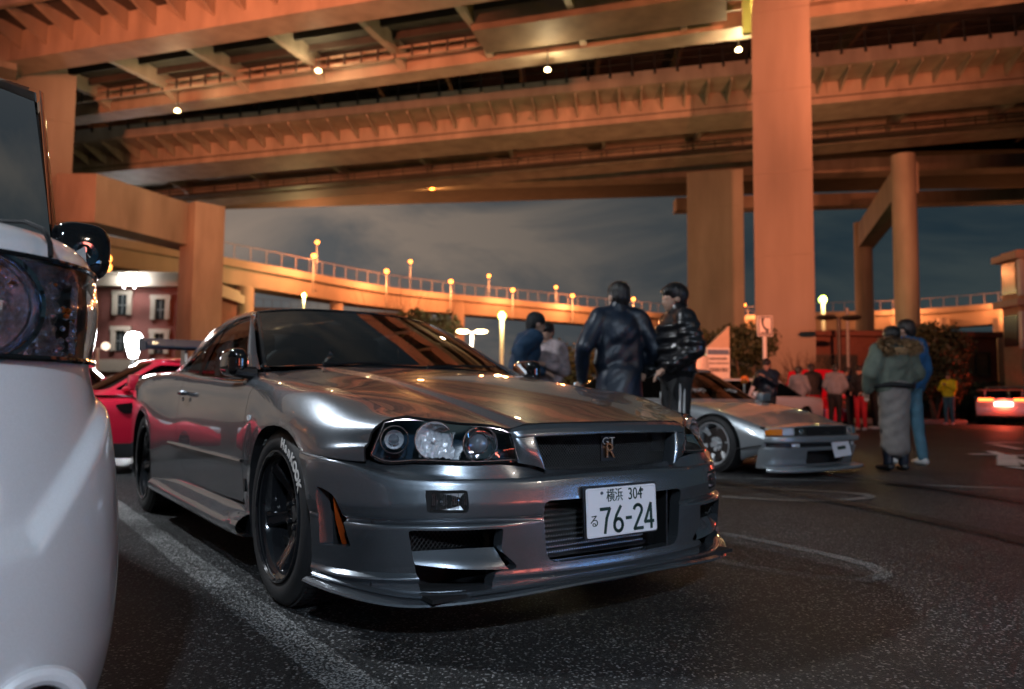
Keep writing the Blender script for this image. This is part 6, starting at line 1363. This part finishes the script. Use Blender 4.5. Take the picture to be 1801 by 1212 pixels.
def person(loc, rz, h, label, top, legs, arms, hairst='short', lean=0.0, turn=0.0, nod=0.0, shoe=None, coat_len=0.0, bulk=.022, vox=.016, hands=False, puffy=False, stance=.0, group=None, collar=False, hat=None, knees=0.0):
    """faces local +x. arms = ((elbow),(wrist)) for left (+y) then right, in metres for a 1.72 m figure"""
    k = h/1.72; P = empty('person', loc, rz, label, 'person', group); P.scale = (k, k, k)
    tilt = lambda p: Vector((p[0]*math.cos(lean)+(p[2]-.93)*math.sin(lean), p[1], .93+(p[2]-.93)*math.cos(lean)-p[0]*math.sin(lean))) if p[2] > .93 else Vector(p)
    b = bmesh.new(); hip = Vector((0, 0, .93)); sh = [tilt((-.01, s*.165, 1.405)) for s in (1, -1)]; nk = tilt((0, 0, 1.465)); hd = tilt((.025, 0, 1.585))
    ft = [(stance*.5-.02, .10), (-stance*.5-.02, -.10)]
    # torso
    ell(b, tilt((0, 0, .98)), (.105, .155, .13)); ell(b, tilt((0, 0, 1.12)), (.095, .135, .15)); ell(b, tilt((.005, 0, 1.29)), (.11, .165, .17)); cap(b, tilt((0, .12, 1.40)), tilt((0, -.12, 1.40)), .062, .062); cap(b, tilt((-.005, 0, 1.42)), nk+Vector((.012, 0, .03)), .062, .055)
    H = Matrix.Translation(hd) @ Matrix.Rotation(turn, 4, 'Z') @ Matrix.Rotation(nod, 4, 'Y')
    hp = lambda p: H @ Vector(p)
    def hell(c, s):
        bmesh.ops.create_icosphere(b, subdivisions=3, radius=1, matrix=H @ Matrix.Translation(Vector(c)) @ Matrix.Diagonal((*s, 1)))
    hell((-.012, 0, .018), (.096, .075, .098)); hell((.026, 0, -.035), (.066, .056, .078)); hell((.050, 0, -.085), (.030, .032, .026)); hell((.086, 0, -.030), (.018, .013, .020)); hell((.074, 0, .004), (.016, .046, .012)); hell((.076, 0, -.062), (.014, .024, .009))
    for s in (1, -1): hell((-.008, s*.076, -.015), (.022, .010, .032))
    cap(b, nk, hp((-.01, 0, -.06)), .055, .052)
    wr = []
    for i, s in enumerate((1, -1)):
        el, w = (tilt(Vector(a)) for a in arms[i]); wr.append((el, w))
        cap(b, sh[i], el, .050, .040); cap(b, el, w, .039, .026)
        d = (w-el).normalized(); side = d.cross(Vector((0, 0, 1)))
        side = side.normalized() if side.length > .1 else Vector((1, 0, 0)); up = side.cross(d)
        pc = w+d*.045; cap(b, w+d*.01, w+d*.075, .024, .030)
        if hands:
            for j, (o, L) in enumerate(((-.024, .060), (-.008, .072), (.008, .067), (.023, .052))):
                a = w+d*.085+side*o; m1 = a+d*L*.5-up*.008; cap(b, a, m1, .0105, .0098, 6); cap(b, m1, m1+d*L*.42-up*.024, .0098, .0085, 6)
            t0 = w+d*.03-side*.022; t1 = t0+d*.03-side*.026; cap(b, t0, t1, .013, .0115, 6); cap(b, t1, t1+d*.030-side*.004-up*.01, .0115, .0095, 6)
        else: cap(b, w+d*.08, w+d*.14-up*.02, .028, .018)
    for i, s in enumerate((1, -1)):
        kn = Vector((ft[i][0]*.5+.02+knees, ft[i][1]*.95, .50)); an = Vector((ft[i][0], ft[i][1], .085))
        cap(b, (0, s*.085, .90), kn, .083, .056); cap(b, kn, an, .055, .036); cap(b, an+Vector((0, 0, -.03)), an+Vector((.13, s*.02, -.05)), .036, .026)
    mk('body', remesh(b, .0085 if hands else vox*.85, 3), M['skin'], P, 80)
    # hair
    b = bmesh.new()
    def he(c, s): bmesh.ops.create_icosphere(b, subdivisions=3, radius=1, matrix=H @ Matrix.Translation(Vector(c)) @ Matrix.Diagonal((*s, 1)))
    he((-.020, 0, .042), (.106, .088, .092)); he((-.050, 0, -.002), (.072, .084, .088)); he((-.062, 0, -.05), (.045, .066, .05))
    if hairst == 'mop': he((.030, 0, .062), (.062, .078, .045)); he((-.03, 0, .03), (.108, .090, .10)); he((-.07, 0, -.05), (.045, .06, .05))
    if hairst == 'long': he((-.075, 0, -.08), (.045, .075, .14)); he((-.03, 0, .03), (.108, .092, .10))
    hb = remesh(b, .011, 2)
    for v in hb.verts: v.co += Vector((math.sin(v.co.y*190), math.sin(v.co.x*170+v.co.y*60), math.sin(v.co.y*150+v.co.x*90)))*.0022
    mk('hair', hb, hat or M['hair'], P, 80)
    # jacket over torso and arms
    b = bmesh.new(); q = bulk
    ell(b, tilt((-.005, 0, 1.29)), (.115+q, .175+q, .18+q*.5)); ell(b, tilt((0, 0, 1.10)), (.105+q, .150+q, .18)); ell(b, tilt((0, 0, .97)), (.115+q, .165+q, .12)); cap(b, tilt((-.005, .135, 1.395)), tilt((-.005, -.135, 1.395)), .066+q*.6, .066+q*.6)
    cap(b, tilt((-.008, 0, 1.41)), tilt((-.002, 0, 1.470)), .072+q*.4, .068+q*.2)
    for s in (1, -1): cap(b, tilt((-.01, s*.05, 1.455)), tilt((-.012, s*.185, 1.412)), .052+q*.5, .050+q*.8); cap(b, tilt((-.005, s*.10, 1.22)), tilt((-.005, s*.11, 1.02)), .085+q, .08+q)
    if collar: cap(b, tilt((-.012, 0, 1.46)), tilt((-.004, 0, 1.515)), .074, .078)
    for i, s in enumerate((1, -1)):
        el, w = wr[i]; d = (w-el).normalized(); cap(b, sh[i], el, .064+q, .050+q); cap(b, el, w-d*.01, .050+q, .036+q*.6)
        if puffy:
            for t in (.2, .5, .8): ell(b, sh[i].lerp(el, t), (.078+q, .078+q, .045)); ell(b, el.lerp(w, t), (.066+q, .066+q, .04))
    if puffy:
        for zz in (.98, 1.07, 1.16, 1.25, 1.34): ell(b, tilt((0, 0, zz)), (.135+q, .19+q, .050))
    if coat_len:
        for j in range(14): zz = .96-coat_len*j/13; ell(b, (-.005, 0, zz), (.120+q+.004*j, .160+q+.004*j, .085))
    mk('jacket', remesh(b, vox, 4, .0055 if not puffy else .003, loc[0]), top, P, 80)
    # trousers
    b = bmesh.new(); ell(b, (0, 0, .93), (.118, .165, .12))
    for i, s in enumerate((1, -1)):
        kn = Vector((ft[i][0]*.5+.02+knees, ft[i][1]*.95, .50)); an = Vector((ft[i][0], ft[i][1], .09)); cap(b, (0, s*.085, .90), kn, .098, .074); cap(b, kn, an, .074, .058)
    mk('trousers', remesh(b, vox, 4, .004, 2), legs, P, 80)
    for i, s in enumerate((1, -1)):
        b = bmesh.new(); a = Vector((ft[i][0], ft[i][1], .05)); cap(b, a+Vector((-.03, 0, -.005)), a+Vector((.06, s*.01, -.008)), .047, .045); cap(b, a+Vector((.05, s*.01, -.012)), a+Vector((.15, s*.03, -.016)), .042, .034)
        mk('shoe', remesh(b, .014, 3), shoe or M['shoe'], P, 80)
    return P, wr, tilt
DOWN = (((-.03, .24, 1.13), (.05, .235, .89)), ((-.03, -.24, 1.13), (.05, -.235, .89)))
PD = lambda px, d: E((px-900.5)/FPX*d, d)
# man in the dark coat, back to the camera, phone in his left hand
p1, wr, tl = person(PD(1088, 6.3), YAW+.12, 1.76, 'man in long dark navy coat seen from behind, phone in his hand', CL['navy'], CL['navy'], (((-.08, .31, 1.15), (.10, .29, .90)), ((-.06, -.30, 1.15), (.16, -.22, .95))), turn=.35, coat_len=.36, hands=True, vox=.014, collar=True)
w = wr[0][1]; b = bmesh.new(); box(b, (0, 0, 0), (.012, .075, .15), bev=.004, M=Matrix.Translation((w.x+.03, w.y+.03, w.z-.10)) @ Matrix.Rotation(.5, 4, 'Y') @ Matrix.Rotation(.3, 4, 'X')); ph = tag(mk('phone', b, M['phone_lit'], None), 'phone with a lit pale screen held by the man in the navy coat', 'phone'); ph.matrix_world = p1.matrix_basis
# young man in the glossy puffer
p2, wr, tl = person(PD(1190, 6.2), YAW+1.75, 1.735, 'young man in glossy black puffer jacket with striped track trousers, looking left', CL['puffer'], CL['black'], (((-.05, .27, 1.15), (.16, .20, 1.0)), ((-.02, -.26, 1.15), (.20, -.18, .97))), hairst='mop', turn=.05, nod=.10, puffy=True, hands=True, vox=.014, collar=True, bulk=.030)
for y0 in (.0, .035):
    b = bmesh.new(); tube(b, [(.02+.004*0, .155+.006+.0, .90), (.03, .172, .70), (.035, .172, .50), (.0, .165, .30), (-.02, .160, .12)], .010, 6)
    for v in b.verts: v.co.x += y0-.02
    mk('trouser_stripe', b, M['white_metal'], p2)
person(PD(912, 8.0), YAW-1.25, 1.72, 'man in dark blue hoodie and beanie bending forward behind the grey car', CL['hoodie'], CL['black'], (((.06, .30, 1.16), (.30, .18, 1.14)), ((-.18, -.30, 1.20), (-.06, -.34, .98))), lean=.28, nod=.25, vox=.017, hat=CL['black'], bulk=.034)
pw, wr, tl = person(PD(962, 8.5), YAW+2.7, 1.63, 'person in pale plaid shirt facing the camera between hoodie man and hedge', CL['plaid'], CL['silver'], (((.04, .25, 1.12), (.24, .10, 1.18)), ((.04, -.25, 1.12), (.24, -.10, 1.2))), hairst='mop', nod=.35, vox=.018)
# woman with the fur hood and her companion
p5, wr, tl = person(PD(1570, 8.3), YAW+.15, 1.60, 'woman in sage parka with brown fur hood and long grey skirt, seen from behind', CL['sage'], CL['navy'], (((-.03, .30, 1.14), (.08, .27, .95)), ((-.03, -.29, 1.14), (.12, -.20, 1.0))), hairst='long', vox=.015, bulk=.055, hands=True)
b = bmesh.new()
for j in range(22): t = j/21; ell(b, (-.01-.01*t, .0, 1.0-.74*t), (.165-.02*t, .195-.03*t, .12))
mk('skirt', remesh(b, .016, 4, .006, 5), CL['grey'], p5, 80)
b = bmesh.new(); a_ = np.linspace(0, 2*math.pi, 29)[:-1]; tube(b, [(.185*math.cos(t), .225*math.sin(t), 1.0+.01*math.sin(3*t)) for t in a_], .03, 8, True); mk('belt', b, CL['black'], p5, 60)
b = bmesh.new(); random.seed(4)
for j in range(2600):
    a = random.uniform(.35, 2*math.pi-.35); rr = .185+.02*math.sin(3*a); th = random.uniform(0, 2*math.pi)
    c = Vector((-.06-.10*abs(math.cos(a/2)), rr*math.sin(a)*1.15, 1.475+.065*math.cos(a)*-1)); n = Vector((math.cos(th)*.7-.35, math.sin(a)*.5+math.sin(th)*.4, math.sin(th)*.8)).normalized()
    s_ = n.cross(Vector((random.random(), random.random(), random.random()))).normalized()*.007; c += n*random.uniform(.0, .03)
    tip = c+n*random.uniform(.045, .085)+Vector((0, 0, -.02)); b.faces.new([b.verts.new(c+s_), b.verts.new(c-s_), b.verts.new(tip)])
ell(b, (-.10, .17, 1.46), (.05, .07, .055)); ell(b, (-.10, -.17, 1.46), (.05, .07, .055)); ell(b, (-.15, 0, 1.40), (.045, .13, .05))
mk('fur_hood', b, M['fur'], p5, 0)
b = bmesh.new(); ell(b, (.0, -.20, 1.0), (.12, .05, .09)); bg = tag(mk('shoulder_bag', remesh(b, .012, 3), CL['navy'], None, 80), 'dark blue shoulder bag at the hip of the woman with the fur hood', 'bag'); bg.matrix_world = p5.matrix_basis
person(PD(1597, 9.0), YAW+.35, 1.75, 'man in bright blue jacket and white cap standing beside the woman with fur hood', CL['blue'], CL['ltblue'], DOWN, vox=.017, nod=.2, turn=.3, shoe=M['pale_shoe'], bulk=.035, stance=.14)
person(PD(1668, 23.6), YAW+2.2, 1.64, 'man in yellow vest and light blue jeans near the far kerb', CL['yellow'], CL['ltblue'], (((.10, .24, 1.16), (.25, .06, 1.30)), ((.10, -.24, 1.16), (.25, -.06, 1.30))), vox=.022, shoe=M['pale_shoe'])
for px, d, rz, h, lb, tp, lg in ((1433, 19.0, .2, 1.70, 'person in black bending towards the red car with raised bonnet', 'black', 'black'), (1468, 18.4, -.6, 1.66, 'person in pale grey vest looking down beside the red car', 'silver', 'black'), (1494, 19.4, .9, 1.60, 'person in dark blue top right of the grey vest', 'hoodie', 'black'), (1513, 18.8, 2.2, 1.62, 'person in black top and red trousers', 'black', 'red'), (1538, 19.6, 1.4, 1.66, 'person in black standing close beside the fur hooded woman', 'black', 'black'), (1404, 17.0, -.9, 1.52, 'person in pale grey top standing by the white car', 'silver', 'navy'), (1350, 13.6, 2.4, 1.50, 'person in navy holding a phone up below the sign post', 'navy', 'black')):
    up = (((.12, .22, 1.20), (.28, .08, 1.34)), ((.12, -.22, 1.20), (.28, -.08, 1.34))) if 'phone up' in lb else (((.02, .26, 1.14), (.20, .16, 1.02)), ((.02, -.26, 1.14), (.20, -.16, 1.02)))
    person(PD(px, d), YAW+rz, h, lb, CL[tp], CL[lg], up, vox=.024, lean=.22 if 'bending' in lb or 'looking down' in lb else .04, nod=.35, shoe=M['pale_shoe'] if px > 1490 else None)
# ---- lamps of the car park itself (behind and beside the camera) and floodlights aimed at the roads
def mast(x, d, h, col, e, label, tgt=None, flood=False, ang=75, mat='white_lamp'):
    p = E(x, d); o = empty('light_mast', p, 0, label, 'light mast')
    b = bmesh.new(); tube(b, [(0, 0, 0), (0, 0, h)], [.09, .06], 8); mk('pole', b, M['galv'], o)
    b = bmesh.new(); box(b, (0, 0, h+.06), (.5, .28, .10), bev=.03); mk('lamp_head', b, M['galv'], o)
    b = bmesh.new(); box(b, (0, 0, h-.005), (.44, .22, .02)); mk('lamp_glass', b, M[mat], o)
    if flood: spot('flood_light', p+Vector((0, 0, h+.35)), tgt, e, col, ang)
    else:
        l = bpy.data.lights.new('lot_light', 'AREA'); l.shape = 'RECTANGLE'; l.size = .5; l.size_y = .3; l.energy = e; l.color = col
        q = bpy.data.objects.new('lot_light', l); COL.objects.link(q); q.location = p+Vector((0, 0, h-.05))
    return o
M['yellow_pole'] = pm('pale_pole', (.55, .52, .40), rough=.5)
PINK = (1.0, .262, .115); SOD = (1.0, .245, .095); YEL = (1.0, .52, .11)
mast(-17, 13, 9, PINK, 24000, 'sodium floodlight mast left of the view', E(-12, 50, 18.5), True, 62, 'sodium')
mast(19, 15, 9, PINK, 21000, 'sodium floodlight mast right of the view', E(16, 46, 18.5), True, 66, 'sodium')
mast(4, -14, 8, PINK, 92000, 'sodium floodlight mast behind the camera', E(3, 48, 18), True, 52, 'sodium')
mast(-10, -9, 8, PINK, 26000, 'sodium floodlight mast behind the camera at left', E(-22, 44, 15), True, 48, 'sodium')
mast(1.5, -7.5, 6, (.68, .83, 1.0), 1600, 'white car park lamp behind the camera')
mast(9, -4, 6, (1.0, .80, .62), 260, 'warm car park lamp right of the camera')
mast(-5.5, 4.2, 6, (.86, .93, 1.0), 640, 'white car park lamp beside the white van')
# yellow lamps standing among the pillars light the undersides
for px, py, D, e, w in ((1447, 531, 46, 500, 'tall yellow green lamp post beside the tall pillar'), (883, 560, 44, 900, 'green lit lamp post beside the blurred navy man'), (752, 640, 30, 120, 'low green lamp seen through the grey car windscreen'), (535, 522, 84, 1500, 'pale yellow lamp under the distant viaduct')):
    h = at(px, py, D); o = empty('yard_lamp', (h.x, h.y, 0), 0, w, 'yard lamp')
    b = bmesh.new(); tube(b, [(0, 0, 0), (0, 0, h.z)], .12, 8); mk('pole', b, M['yellow_pole'], o)
    b = bmesh.new(); lathe(b, [(0, h.z-.05), (.2, h.z), (.24, h.z+.2), (.1, h.z+.36), (0, h.z+.38)], 14, 'z'); mk('lamp_head', b, M['green_lamp'], o)
    plight('lamp_light', h+Vector((-FH[0]*.45, -FH[1]*.45, .2)), e, (1.0, .80, .35), .2)
for x, d, e in ((-14, 46, 3500), (-3, 52, 3500), (9, 50, 3500), (20, 47, 3500), (-10, 31, 1500), (4, 27, 1500)):
    p = E(x, d, 1.2); spot('up_light', p, p+Vector((0, 0, 10))-Vector(FH)*1.0, e*.04, YEL, 130, .5)

# ---- unseen vending machines, added for blue and red reflections in the grey bumper
def vending(p, rz, body, lit, label):
    o = empty('added_vending_machine', (p[0], p[1], 0), rz, label, 'vending machine', 'unseen vending machines added for reflections')
    b = bmesh.new(); box(b, (-.38, 0, .93), (.74, 1.10, 1.86), bev=.02); mk('body', b, body, o)
    b = bmesh.new(); box(b, (.0, 0, 1.30), (.03, .98, .90)); mk('display', b, lit, o)
    for r in range(3):
        b = bmesh.new()
        for k in range(9): lathe(b, [(0, 0), (.033, 0), (.033, .16), (.02, .19), (0, .19)], 8, 'z', (.05, -.44+.11*k, .90+.28*r))
        mk('drinks_row', b, M['white_metal'] if r != 1 else M['red'], o)
    b = bmesh.new(); box(b, (.01, .2, .72), (.03, .5, .10)); mk('button_strip', b, M['galv'], o)
    b = bmesh.new(); box(b, (.01, 0, .36), (.03, .80, .22)); mk('hatch', b, M['black'], o)
M['vend_blue'] = emit_mat('added_display_blue', (.18, .48, 1.0), 13); M['vend_red'] = emit_mat('added_display_red', (1.0, .20, .12), 9); M['vend_white'] = emit_mat('added_display_white', (.9, .95, 1.0), 2.5)
for k, (az, body, lit, w) in enumerate(((46, 'white', 'vend_white', 'white'), (39, 'dark_blue', 'vend_blue', 'blue'), (32, 'dark_blue', 'vend_blue', 'second blue'), (24, 'white', 'vend_white', 'pale'), (14, 'red', 'vend_red', 'red'), (6, 'red', 'vend_red', 'second red'))):
    q = (0.9+10.5*math.cos(R(az)), -.3+10.5*math.sin(R(az))); vending(q, R(az)+math.pi, M[body], M[lit], w+' lit vending machine, unseen and added right of the camera for reflections')
